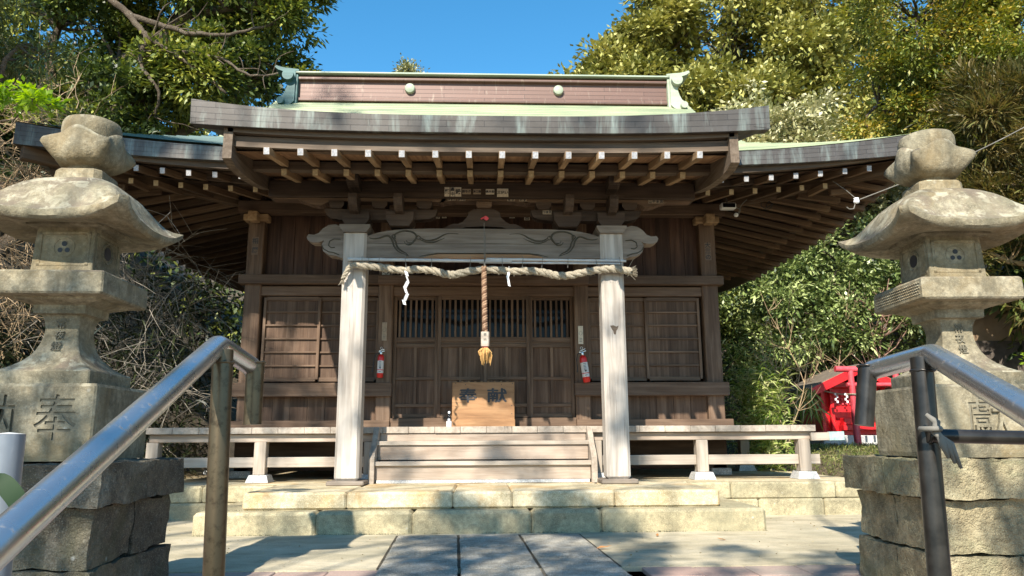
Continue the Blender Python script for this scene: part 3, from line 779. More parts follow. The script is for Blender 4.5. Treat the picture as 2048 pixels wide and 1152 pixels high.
# ---------------- porch frame
def post_box(name, x0, x1, y0, y1, z0, z1, mat, parent, bev=0.02): 
    mb = MB(); mb.box(x0, x1, y0, y1, z0, z1, bev); return mb.build(name, M[mat], parent)
porch = MB().box(-2.36, 2.36, 7.89, 8.11, 3.415, 3.602, 0.006).build('porch_lintel', M['wood_dark'], hall)
def mirror(poly, sgn): return [(sgn * a, b) for a, b in poly]
for sgn in (-1, 1):
    px = sgn * 1.40
    pst = post_box('porch_post', px - 0.125, px + 0.125, 7.875, 8.125, 0.385, 3.03, 'wood_post', hall, 0.028)
    mb = MB(); mb.box(px - 0.19, px + 0.19, 7.81, 8.19, 0.341, 0.388, 0.01); mb.build('post_plinth', M['wood_beam'], pst)
    mb = MB(); mb.prism([(px - 0.125, 3.04), (px + 0.125, 3.04), (px + 0.165, 3.10), (px + 0.165, 3.125), (px - 0.165, 3.125), (px - 0.165, 3.10)], 7.84, 8.16); mb.build('post_capital', M['wood_beam'], pst)
    if sgn > 0:
        mb = MB(); mb.prism([(1.355, 1.985), (1.39, 1.99), (1.42, 1.975), (1.445, 1.985), (1.435, 1.95), (1.42, 1.93), (1.415, 1.90), (1.405, 1.885), (1.39, 1.90), (1.385, 1.93), (1.37, 1.95)], 7.8735, 7.876); mb.build('knot_scar', M['wood_eave'], pst)
    mb = MB()
    for k in range(5):
        x = px + rnd.uniform(-.09, .09); z = rnd.uniform(.45, 2.2); L_ = rnd.uniform(.3, .9)
        mb.tube([(x, 7.8755, z), (x + rnd.uniform(-.004, .004), 7.8755, z + L_ * .5), (x + rnd.uniform(-.006, .006), 7.8755, z + L_)], [.0004, .0016, .0004], 4)
    mb.build('drying_crack', M['wood_dark'], pst)
    # carved nose outside the post
    nose = [(1.52, 2.72), (1.60, 2.755), (1.68, 2.765), (1.745, 2.81), (1.765, 2.88), (1.74, 2.925), (1.80, 2.905), (1.87, 2.905), (1.915, 2.93), (1.93, 2.965), (1.91, 2.995),
            (1.85, 2.99), (1.80, 3.01), (1.76, 3.06), (1.70, 3.10), (1.63, 3.11), (1.57, 3.09), (1.56, 3.05), (1.52, 3.03)]
    mb = MB(); mb.prism(mirror(nose, sgn), 7.92, 8.08); mb.build('carved_nose', M['wood_beam'], hall)
    g = MB()
    g.tube([(sgn * a, 7.916, b) for a, b in [(1.76, 2.87), (1.74, 2.83), (1.69, 2.80), (1.63, 2.79), (1.57, 2.765)]], 0.006, 5)
    g.tube([(sgn * a, 7.916, b) for a, b in [(1.62, 2.85), (1.66, 2.845), (1.69, 2.87), (1.68, 2.92), (1.63, 2.945), (1.56, 2.94)]], 0.006, 5)
    g.build('carved_line', M['carved'], hall.children[-1])
    # bracket sets: big block, arms, small blocks, forward noses
    for bx in (1.40, 0.92):
        x = sgn * bx
        mb = MB(); mb.prism([(x - .10, 3.115), (x + .10, 3.115), (x + .145, 3.18), (x + .15, 3.20), (x + .15, 3.275), (x - .15, 3.275), (x - .15, 3.20), (x - .145, 3.18)], 7.85, 8.15); mb.build('bracket_block', M['wood_dark'], hall)
        mb = MB(); mb.prism([(7.62, 3.36), (7.66, 3.29), (7.74, 3.25), (7.9, 3.24), (7.9, 3.42), (7.7, 3.43), (7.63, 3.41)], x - .045, x + .045, 'yz'); mb.build('bracket_nose', M['wood_dark'], hall)
    mb = MB(); x = sgn * 1.41; mb.prism([(7.60, 3.57), (7.63, 3.50), (7.72, 3.47), (7.89, 3.46), (7.89, 3.60), (7.62, 3.60)], x - .06, x + .06, 'yz'); mb.build('beam_nose', M['wood_dark'], hall)
    arm = [(0.52, 3.31), (0.54, 3.25), (0.60, 3.22), (0.76, 3.205), (1.58, 3.205), (1.68, 3.22), (1.74, 3.27), (1.75, 3.325), (0.52, 3.325)]
    mb = MB(); mb.prism(mirror(arm, sgn), 7.94, 8.06); mb.build('bracket_arm', M['wood_dark'], hall)
    for bx in (1.62, 1.15, 0.66):
        x = sgn * bx; mb = MB(); mb.prism([(x - .055, 3.325), (x + .055, 3.325), (x + .085, 3.365), (x + .085, 3.41), (x - .085, 3.41), (x - .085, 3.365)], 7.9, 8.1); mb.build('bracket_block', M['wood_dark'], hall)
    wing = [(0.42, 3.44), (0.46, 3.395), (0.52, 3.41), (0.60, 3.412), (1.70, 3.412), (1.80, 3.36), (1.90, 3.375), (1.98, 3.41), (2.05, 3.43), (2.32, 3.435), (2.33, 3.449), (0.42, 3.449)]
    mb = MB(); mb.prism(mirror(wing, sgn), 7.93, 8.07); mb.build('bracket_arm', M['wood_trim'], hall)
    mb = MB(); mb.beam((px, 8.12, 2.92), (px, 9.5, 3.25), 0.15, 0.24, 0.02); mb.build('tie_beam', M['wood_trim'], hall)
# main carved beam
bt = [(-1.275 + 2.55 * i / 24) for i in range(25)]
poly = [(-1.275, 2.735), (-0.66, 2.735), (-0.60, 2.765), (-0.50, 2.782), (0.50, 2.782), (0.60, 2.765), (0.66, 2.735), (1.275, 2.735)]
poly += [(x, 2.975 + 0.088 * (1 - (abs(x) / 1.275) ** 6) - 0.0) for x in bt[::-1]]
beam_o = MB().prism(poly, 7.905, 8.095).build('carved_porch_beam', M['wood_beam'], hall)
mb = MB(); mb.prism([(-0.70, 2.730), (-0.60, 2.758), (-0.50, 2.776), (0.50, 2.776), (0.60, 2.758), (0.70, 2.730)], 7.91, 8.09); mb.build('beam_underside_glow', M['wood_box'], beam_o)  # orange wood stands for warm light bounced onto the underside
g = MB()
def crv(pts, sgn, r_=0.008, y=7.903):
    r_ *= 1.25; P = [Vector((sgn * a, y, 2.745 + (b - 2.745) * 0.875)) for a, b in pts]; Q = []
    for i in range(len(P) - 1):
        p0 = P[max(i - 1, 0)]; p1 = P[i]; p2 = P[i + 1]; p3 = P[min(i + 2, len(P) - 1)]
        for t in (0, .33, .66): Q.append(0.5 * ((2 * p1) + (-p0 + p2) * t + (2 * p0 - 5 * p1 + 4 * p2 - p3) * t * t + (-p0 + 3 * p1 - 3 * p2 + p3) * t ** 3))
    Q.append(P[-1]); n_ = len(Q); g.tube(Q, [r_ * (0.35 + 0.65 * math.sin(math.pi * min(1, (i + 1) / n_ * 1.15))) for i in range(n_)], 5)
for sgn in (-1, 1):
    crv([(1.25, 2.985), (1.20, 2.972), (1.13, 2.985), (1.07, 3.01), (1.03, 3.00), (1.00, 2.95), (0.98, 2.88), (0.93, 2.81), (0.86, 2.775), (0.83, 2.76)], sgn, 0.009)
    crv([(1.00, 3.00), (0.965, 2.94), (0.945, 2.87), (0.90, 2.82), (0.85, 2.79), (0.82, 2.755)], sgn, 0.008)
    crv([(0.965, 2.97), (0.98, 3.02), (0.93, 3.06), (0.86, 3.075), (0.78, 3.06), (0.74, 3.01), (0.755, 2.95), (0.79, 2.925), (0.835, 2.93), (0.845, 2.955)], sgn, 0.009)
    crv([(0.72, 3.02), (0.76, 2.955), (0.80, 2.90), (0.85, 2.905), (0.87, 2.94)], sgn, 0.008)
    crv([(0.70, 2.99), (0.64, 2.955), (0.57, 2.955), (0.50, 2.985), (0.44, 3.025), (0.38, 3.045), (0.28, 3.04)], sgn, 0.008)
    crv([(0.70, 2.965), (0.63, 2.93), (0.55, 2.93), (0.48, 2.96), (0.43, 2.985)], sgn, 0.007)
    for a, b in ((0.985, 3.005), (0.715, 2.99)):
        g.tube([Vector((sgn * a + 0.02 * math.cos(t), 7.9, 2.745 + (b - 2.745) * 0.875 + 0.02 * math.sin(t))) for t in [i * 0.7 for i in range(10)]], 0.005, 5)
g.tube([(-1.27, 7.904, 2.895), (-.6, 7.904, 2.886), (0, 7.904, 2.894), (.6, 7.904, 2.89), (1.27, 7.904, 2.90)], 0.0025, 4)
g.tube([(-.70, 7.903, 2.745), (-.60, 7.903, 2.772), (-.50, 7.903, 2.785), (0, 7.903, 2.787), (.50, 7.903, 2.785), (.60, 7.903, 2.772), (.70, 7.903, 2.745)], 0.004, 4)
g.build('carved_scroll_line', M['carved'], beam_o)
# frog-leg strut in the middle
kp = [(0, 3.34), (0.12, 3.335), (0.17, 3.30), (0.19, 3.24), (0.24, 3.19), (0.29, 3.165), (0.34, 3.17), (0.40, 3.14), (0.45, 3.115), (0.25, 3.112), (0.20, 3.13), (0, 3.14)]
poly = kp + [(-a, b) for a, b in kp[::-1]][1:-1]
strut = MB().prism(poly, 7.95, 8.05).build('frog_leg_strut', M['wood_dark'], hall)
MB().prism([(-.07, 3.34), (.07, 3.34), (.085, 3.36), (.085, 3.41), (-.085, 3.41), (-.085, 3.36)], 7.9, 8.1).build('bracket_block', M['wood_trim'], strut)
MB().prism([(-0.50, 3.40), (-0.46, 3.449), (0.46, 3.449), (0.50, 3.40), (0.3, 3.425), (-0.3, 3.425)], 7.93, 8.07).build('bracket_arm', M['wood_trim'], strut)
mb = MB()
for k in range(9):
    a = k * 0.7; mb.tube([(0.008 * k - .035, 7.925, 3.215 + 0.014 * math.sin(a)), (0.008 * k - 0.015, 7.915, 3.235 - 0.012 * math.cos(a))], 0.008, 5)
mb.build('carved_flower', M['red_pale'], strut)

for o_ in list(bpy.data.objects):
    if o_.name.split('.')[0] in ('post_capital', 'bracket_block', 'bracket_arm', 'bracket_nose', 'frog_leg_strut', 'carved_flower'):
        for v_ in o_.data.vertices: v_.co.z -= 0.035
# ---------------- body walls
body = MB()
W0 = 9.6
def board_wall(mb, x0, x1, z0, z1, y, n, t=0.03, vertical=True):
    for i in range(n):
        a = x0 + (x1 - x0) * i / n; b = x0 + (x1 - x0) * (i + 1) / n; j = rnd.uniform(0, 0.006)
        mb.box(a + 0.0015, b - 0.0015, y - t + j, y + j, z0, z1, 0.002, axis=2)
up = MB(); board_wall(up, -2.88, -1.36, 2.86, 3.95, 9.66, 8); board_wall(up, 1.36, 2.88, 2.86, 3.95, 9.66, 8); board_wall(up, -1.18, 1.18, 2.86, 3.95, 9.66, 12)
up.build('upper_wall_boards', M['wood_high'], hall)
for sgn in (-1, 1):
    for x, h_ in ((2.97, .105), (1.265, .095)):
        q = post_box('wall_post', sgn * x - h_, sgn * x + h_, 9.5, 9.70, 0.93, 3.94, 'wood_trim', hall, 0.012)
    post_box('wall_post', sgn * 2.97 - .1, sgn * 2.97 + .1, 14.7, 14.9, 0.4, 3.94, 'wood_trim', hall, 0.012)
    mb = MB()
    for i in range(14):
        y0 = 9.72 + i * 0.355; mb.box(sgn * 2.97 - .02, sgn * 2.97 + .02, y0, y0 + .35, 0.95, 3.93, 0.003, axis=2)
    mb.build('side_wall_boards', M['wood_wall'], hall)
    # lower dado
    mb = MB(); board_wall(mb, *sorted((sgn * 1.35, sgn * 2.875)), 1.0, 1.34, 9.62, 7); mb.build('lower_wall_boards', M['wood_wall'], hall)
    # sliding panels: two per bay, seven narrow fields each
    for k, (a, b, yy) in enumerate(((1.355, 2.14, 9.60), (2.10, 2.83, 9.575))):
        x0, x1 = sorted((sgn * a, sgn * b)); mb = MB()
        for i in range(5): 
            xa = x0 + .03 + (x1 - x0 - .06) * i / 5; mb.box(xa, xa + (x1 - x0 - .06) / 5 - .001, yy + .01, yy + .03, 1.55, 2.60, 0, axis=2)
        pan = mb.build('sliding_panel', M['wood_wall'], hall)
        mb = MB()
        for xx in (x0, x1 - .035): mb.box(xx, xx + .035, yy - .022, yy + .02, 1.545, 2.60, .003)
        for i in range(7):
            z = 1.545 + (2.585 - 1.545) * i / 6; hh = .05 if i in (0, 6) else .022; mb.box(x0 + .035, x1 - .035, yy - .016, yy + .014, z - hh / 2, z + hh / 2, .002)
        mb.build('panel_batten', M['wood_trim'], pan)
for (x0, x1, z0, z1, y0, nm, mt_) in ((-3.14, 3.14, 2.76, 2.88, 9.44, 'upper_rail', 'wood_trim'), (-2.88, 2.88, 2.62, 2.745, 9.53, 'lintel', 'wood_trim'),
                         (-3.13, -1.155, 1.325, 1.495, 9.44, 'lower_rail', 'wood_trim'), (1.155, 3.13, 1.325, 1.495, 9.44, 'lower_rail', 'wood_trim'),
                         (-3.16, -1.17, 0.93, 1.03, 9.45, 'sill', 'wood_trim'), (1.17, 3.16, 0.93, 1.03, 9.45, 'sill', 'wood_trim'), (-1.17, 1.17, 0.93, 1.055, 9.49, 'threshold', 'wood_trim'),
                         (-3.2, 3.2, 3.70, 3.86, 9.42, 'eaves_beam', 'wood_trim'), (-1.36, 1.36, 2.755, 2.87, 9.425, 'door_head', 'wood_trim')):
    mb = MB(); mb.box(x0, x1, y0, y0 + 0.16, z0, z1, 0.006); mb.build(nm, M[mt_], hall)
for sgn in (-1, 1):
    mb = MB(); mb.box(sgn * 2.97 - 0.06, sgn * 2.97 + 0.06, 9.3, 9.45, 3.56, 3.69, 0.01); mb.box(sgn * 2.97 - 0.16, sgn * 2.97 + 0.16, 9.44, 9.6, 3.60, 3.69, 0.01); mb.build('post_cap_block', M['wood_rafter'], hall)
# doors: four leaves with a row of upright bars over panelled bottoms
dx = [-1.165, -0.59, 0.0, 0.59, 1.165]
for k in range(4):
    x0, x1 = dx[k], dx[k + 1]; yy = 9.56 if k in (1, 2) else 9.60
    mb = MB()
    for i in range(5): xa = x0 + .03 + (x1 - x0 - .06) * i / 5; mb.box(xa, xa + (x1 - x0 - .06) / 5 - .0012, yy + .012, yy + .03, 1.07, 2.00, 0, axis=2)
    leaf = mb.build('door', M['wood_wall'], hall)
    mb = MB()
    for xx in (x0, x1 - .042): mb.box(xx, xx + .042, yy - .02, yy + .03, 1.06, 2.76, .003)
    for z, hh in ((2.735, .05), (2.60, .045), (2.055, .06), (1.975, .045), (1.555, .04), (1.215, .04), (1.085, .05)):
        mb.box(x0 + .042, x1 - .042, yy - .015, yy + .028, z - hh / 2, z + hh / 2, .003)
    xm = (x0 + x1) / 2; mb.box(xm - .02, xm + .02, yy - .012, yy + .02, 1.575, 1.953, .003); mb.box(xm - .02, xm + .02, yy - .012, yy + .02, 1.235, 1.535, .003)
    mb.box(x0 + .042, x1 - .042, yy - .0, yy + .02, 2.62, 2.712, 0)
    mb.box(x0 + .042, x1 - .042, yy - .0, yy + .02, 2.0, 2.03, 0)
    mb.build('door_frame', M['wood_trim'], leaf)
    mb = MB()
    for i in range(7):
        xx = x0 + .042 + (x1 - x0 - .084) * (i + 0.5) / 7; mb.box(xx - .014, xx + .014, yy - .006, yy + .02, 2.085, 2.578, .002)
    mb.build('lattice_bars', M['wood_trim'], leaf)
    MB().box(x0 + .02, x1 - .02, yy + .034, yy + .038, 2.08, 2.58).build('window_glass', M['glass'], leaf)
mb = MB(); mb.box(-2.9, 2.9, 14.72, 14.76, 0.9, 3.93); mb.box(-2.95, 2.95, 9.7, 14.8, 3.945, 3.97); mb.box(-2.9, 2.9, 9.65, 14.7, 0.88, 0.92); mb.build('inner_room', M['wood_dark'], hall)

# ---------------- veranda and stairs
mb = MB(); n = 26; xw = 7.5 / n
for i in range(n):
    xa = -3.72 + i * xw; mb.box(xa + .0015, xa + xw - .0015, 8.5 - rnd.uniform(0, .004), 9.5, 0.866 + rnd.uniform(-.001, .001), 0.936 + rnd.uniform(-.0015, .0015), 0.003, axis=1)
ver = mb.build('veranda_floor', M['wood_floor'], hall)
for sgn in (-1, 1):
    mb = MB()
    for i in range(16): mb.box(*sorted((sgn * 3.06, sgn * 3.75)), 9.51 + i * .33, 9.83 + i * .33, 0.866, 0.934, 0.003)
    mb.build('veranda_floor', M['wood_floor'], hall)
MB().box(-3.7, 3.78, 8.56, 8.68, 0.775, 0.862, 0.006).build('veranda_beam', M['wood_step'], hall)
MB().box(-3.05, 3.05, 9.45, 9.6, 0.6, 0.86, 0.006).build('foundation_beam', M['wood_dark'], hall)
MB().box(-3.05, 3.05, 9.5, 9.56, 0.42, 0.50, 0.006).build('foundation_beam', M['wood_dark'], hall)
for sgn in (-1, 1):
    MB().box(*sorted((sgn * 3.58, sgn * 3.70)), 8.72, 14.8, 0.78, 0.862, 0.006).build('veranda_beam', M['wood_step'], hall)
    for x, y in ((2.48, 8.62), (3.66, 8.62), (3.66, 10.6), (3.66, 12.6), (1.27, 8.62)):
        post_box('veranda_post', sgn * x - .065, sgn * x + .065, y - .065, y + .065, 0.42, 0.775 if y < 9 else 0.78, 'wood_floor', hall, 0.006)
        mb = MB(); a, b, c = sgn * x, y, 0.34
        r0 = [(a - .125, b - .125, c), (a + .125, b - .125, c), (a + .125, b + .125, c), (a - .125, b + .125, c)]; r1 = [(a + (p[0] - a) * .78, b + (p[1] - b) * .78, 0.42) for p in r0]
        mb.rings([r0, r1]); mb.build('base_stone', M['stone_granite'], hall)
    MB().box(*sorted((sgn * 1.25, sgn * 3.85)), 8.60, 8.64, 0.50, 0.61, 0.005).build('veranda_tie', M['wood_floor'], hall)
    for x in (2.97, 1.265):
        post_box('floor_post', sgn * x - .09, sgn * x + .09, 9.5, 9.68, 0.42, 0.93, 'wood_dark', hall, 0.006)
        MB().box(sgn * x - .13, sgn * x + .13, 9.46, 9.72, 0.341, 0.425, 0.01).build('base_stone', M['stone_granite'], hall)
st_pieces = []
stairs = MB().box(-1.15, 1.15, 8.20, 8.23, 0.375, 0.522, 0.003); stairs.box(-1.15, 1.15, 8.36, 8.385, 0.58, 0.735, 0.003); stairs.box(-1.15, 1.15, 8.52, 8.545, 0.78, 0.864, 0.003)
stairs = stairs.build('stair_riser', M['wood_step'], hall)
for a, b, z in ((8.165, 8.37, 0.523), (8.335, 8.53, 0.735)):
    MB().box(-1.16, 1.16, a, b, z, z + 0.045, 0.004).build('stair_tread', M['wood_floor'], hall)
MB().box(-1.14, 1.14, 8.19, 8.24, 0.341, 0.374, 0.003).build('stair_base', M['stone_granite'], hall)
for sgn in (-1, 1):
    pl = [(8.13, 0.341), (8.13, 0.60), (8.19, 0.66), (8.30, 0.74), (8.47, 0.935), (8.52, 0.935), (8.52, 0.341)]
    MB().prism(pl, sgn * 1.155, sgn * 1.215, 'yz').build('stair_stringer', M['wood_floor'], hall)
# ================================================================ ground, platform, steps
tz = lambda x, y: 0.0
GX0, GX1, GY0, GY1, GS = -60, 70, -30, 90, 1.25
def terrain(x, y):
    z = -0.03
    if y < 1.55: z = -0.03 - min(3.2, (1.55 - y) * 0.44) 
    # banks on both sides of the terrace, wooded slope behind
    lx = -4.3 - 0.05 * max(0, y - 4)
    if x < lx: z = max(z, min(26, (lx - x) * 1.05 * min(1, max(0, (y - 3) / 3.5)) + (0.2 if y > 5 else 0) * 1))
    if y > 17.8: z = max(z, (y - 17.8) * 0.42)
    if x > 4.35 and y > 8.2: z = max(z, min(0.42, (x - 4.35) * 0.9, (y - 8.2) * 0.5) + min(0.20, max(0, (y - 9.0) * 0.07)) * min(1, (x - 4.35)) + max(0, (x - 11)) * 0.45 + max(0, y - 15) * 0.25)
    if x > 3.6 and y < 1.55: z = max(z, -0.1)
    return z + 0.10 * mnoise.noise(Vector((x * 0.35, y * 0.35, 0))) * min(1, max(0, z) * 1.2)
xs = [GX0 + i * 2.0 for i in range(int((-9 - GX0) / 2))] + [-9.5 + 0.4 * i for i in range(58)] + [14 + i * 2.5 for i in range(30)]
ys = [GY0 + i * 2.5 for i in range(12)] + [0 + 0.4 * i for i in range(56)] + [22.5 + 2.5 * i for i in range(30)]
V = [(x, y, terrain(x, y)) for y in ys for x in xs]; nx = len(xs)
F = [(j * nx + i, j * nx + i + 1, (j + 1) * nx + i + 1, (j + 1) * nx + i) for j in range(len(ys) - 1) for i in range(nx - 1)]
def soil():
    q = N('leaf_litter_soil'); co = q.coords(); f = q.noise(co, 3, 6, 0.7); g = q.noise(co, 30, 4, 0.7)
    c = q.ramp(f, [(0.3, (0.05, 0.04, 0.026)), (0.55, (0.11, 0.085, 0.055)), (0.75, (0.085, 0.09, 0.04))])
    c = q.mix(q.rng(g, 0.5, 0.7, 0, 0.7), c, (0.24, 0.175, 0.10)); q.bump(g, 0.8, 0.03); return q.out(c, 0.95)
mb = MB(); mb.add(V, F, r=0.5); g_ = mb.build('ground', soil(), smooth='all'); tag(g_, kind='structure')
def concrete():
    q = N('stained_concrete'); co = q.coords()
    f = q.noise(q.scale(co, (0.8, 1.6, 1)), 1.6, 7, 0.68, 0.6); g = q.noise(co, 7, 5, 0.7); h = q.noise(co, 90, 3, 0.6); k = q.noise(co, 0.9, 4, 0.6, 0.8)
    c = q.ramp(f, [(0.30, (0.26, 0.23, 0.155)), (0.47, (0.44, 0.38, 0.26)), (0.62, (0.54, 0.47, 0.335)), (0.75, (0.62, 0.55, 0.40))])
    c = q.mix(q.rng(k, 0.5, 0.68, 0, 0.5), c, (0.245, 0.235, 0.165)); c = q.mix(q.rng(g, 0.5, 0.72, 0, 0.5), c, (0.27, 0.25, 0.19))
    c = q.mix(q.rng(h, 0.5, 0.72, 0, 0.45), c, (0.14, 0.13, 0.11))
    q.bump(q.math('ADD', g, q.math('MULTIPLY', h, 0.6)), 0.45, 0.008); return q.out(c, 0.9, spec=0.3)
M['concrete'] = concrete()
mb = MB(); mb.box(-4.6, 5.0, 5.01, 8.4, -0.3, 0.0, 0.0); pz = mb.build('plaza_paving', M['concrete']); tag(pz, kind='structure')
# pink pavers in front of the concrete
def paver():
    q = N('pink_paver'); co = q.coords(); r = q.attr('rnd').outputs['Fac']; f = q.noise(co, 60, 4, 0.7); g = q.noise(co, 3, 4, 0.6)
    c = q.ramp(r, [(0, (0.36, 0.235, 0.19)), (0.5, (0.41, 0.29, 0.24)), (1, (0.34, 0.27, 0.22))]); c = q.mix(q.rng(f, 0.45, 0.7, 0, 0.5), c, (0.17, 0.14, 0.125))
    c = q.mix(q.rng(g, 0.5, 0.7, 0, 0.5), c, (0.25, 0.24, 0.20)); q.bump(f, 0.4, 0.004); return q.out(c, 0.85)
M['paver'] = paver()
mb = MB()
y = 5.0
while y > 1.6:
    x = -4.6 + (0.17 if int(y * 100) % 2 else 0)
    while x < 5.0:
        if not (-0.66 < x + .16 < 0.92): mb.box(x + .004, min(x + .326, 5.0), y - .322, y - .004, -0.06, -0.004 + rnd.uniform(-.003, .003), 0.005)
        x += 0.33
    y -= 0.326
tag(mb.build('pink_paving', M['paver']), kind='structure')
mb = MB(); mb.box(-4.6, 5.0, 1.55, 5.0, -0.3, -0.03); tag(mb.build('paving_bed', M['concrete']), kind='structure')
# three-row slab path, running very slightly askew to the hall
def pth(u, y, z=0.0):          # u across -1.5..1.5
    t = (y - 6.6) / (4.7 - 6.6); cx = 0.045 + 0.07 * t; return (cx + u * 0.515, y, z)
mb = MB(); y0 = 6.62
cuts = {0: [6.60, 5.55, 4.6, 3.6, 2.6, 1.6], 1: [6.62, 5.9, 4.95, 4.0, 3.0, 2.1, 1.6], 2: [6.58, 5.35, 4.35, 3.3, 2.4, 1.6]}
for r_, cs in cuts.items():
    for a, b in zip(cs[:-1], cs[1:]):
        u0, u1 = -1.5 + r_, -0.5 + r_; g = 0.022
        n_ = 14; h = 0.014
        top = []
        for j in range(n_ + 1):
            row = []
            for i in range(n_ + 1):
                u = u0 + g + (u1 - u0 - 2 * g) * i / n_; yy = a - 0.012 - (a - b - 0.024) * j / n_
                ex = 0.012 * mnoise.noise(Vector((u * 6, yy * 6, 3)))
                p = pth(u + (ex if i in (0, n_) else 0), yy + (ex if j in (0, n_) else 0))
                edge = 1 if i in (0, n_) or j in (0, n_) else 0
                row.append((p[0], p[1], h - 0.005 * edge + 0.003 * mnoise.noise(Vector((u * 9, yy * 9, 0)))))
            top.append(row)
        vs = [p for r2 in top for p in r2]; m_ = n_ + 1
        mb.add(vs, [(j * m_ + i, (j + 1) * m_ + i, (j + 1) * m_ + i + 1, j * m_ + i + 1) for j in range(n_) for i in range(n_)])
        rim = [top[0][i] for i in range(m_)] + [top[j][n_] for j in range(1, m_)] + [top[n_][i] for i in range(n_ - 1, -1, -1)] + [top[j][0] for j in range(n_ - 1, 0, -1)]
        k = len(rim); lo = [(p[0], p[1], -0.03) for p in rim]; mb.add(rim + lo, [(i, (i + 1) % k, k + (i + 1) % k, k + i) for i in range(k)])
tag(mb.build('stone_path', M['stone_path'], smooth=True), kind='structure')
jb = MB(); jb.add([pth(-1.52, 6.64, .0035), pth(-1.52, 5.0, .0035), pth(1.52, 5.0, .0035), pth(1.52, 6.64, .0035)], [(0, 1, 2, 3)]); tag(jb.build('path_joint_soil', plain('dark_joint_soil', (0.055, 0.045, 0.028), 0.95, var=0.4, scale=30)), kind='structure')
def course(mb, x0, x1, y0, y1, z0, z1, cuts_, seed=0, bev=0.02):
    """a row of long dressed stones with fine joints"""
    xs_ = [x0] + cuts_ + [x1]
    for a, b in zip(xs_[:-1], xs_[1:]): mb.box(a + 0.002, b - 0.002, y0, y1, z0, z1 + rnd.uniform(-.002, .002), bev)
mb = MB(); course(mb, -2.50, 2.50, 6.75, 8.2, -0.05, 0.193, [-1.45, -0.62, 0.42, 1.04], bev=0.028)
o = mb.build('porch_lower_step', M['stone_low'], smooth=False); tag(o, kind='structure')
mb = MB(); course(mb, -2.14, 2.15, 6.93, 8.3, 0.19, 0.341, [-1.22, -0.275, 0.26, 1.19], bev=0.02)
o = mb.build('porch_upper_step', M['stone_step']); tag(o, kind='structure')
mb = MB(); course(mb, -4.25, -2.51, 8.02, 8.6, -0.05, 0.165, [-3.5]); course(mb, 2.51, 4.25, 8.02, 8.6, -0.05, 0.165, [2.9, 3.6])
tag(mb.build('platform_lower_course', M['stone_low']), kind='structure')
mb = MB(); course(mb, -4.2, -2.16, 8.05, 8.9, 0.16, 0.335, [-3.6, -2.9]); course(mb, 2.16, 4.2, 8.05, 8.9, 0.16, 0.335, [2.62, 3.75])
tag(mb.build('platform_upper_course', M['stone_low']), kind='structure')
MB().box(-4.2, 4.2, 8.2, 15.5, 0.0, 0.337).build('platform_floor', M['stone_step'])['kind'] = 'structure'
# flight of steps that climbs to the terrace from below the camera
mb = MB()
for i in range(12): mb.box(-1.6, 1.75, 1.55 - 0.36 * (i + 1), 1.55 - 0.36 * i + 0.02, -2.6, -0.03 - 0.158 * (i + 1), 0.012)
tag(mb.build('approach_stairs', M['concrete']), kind='structure')
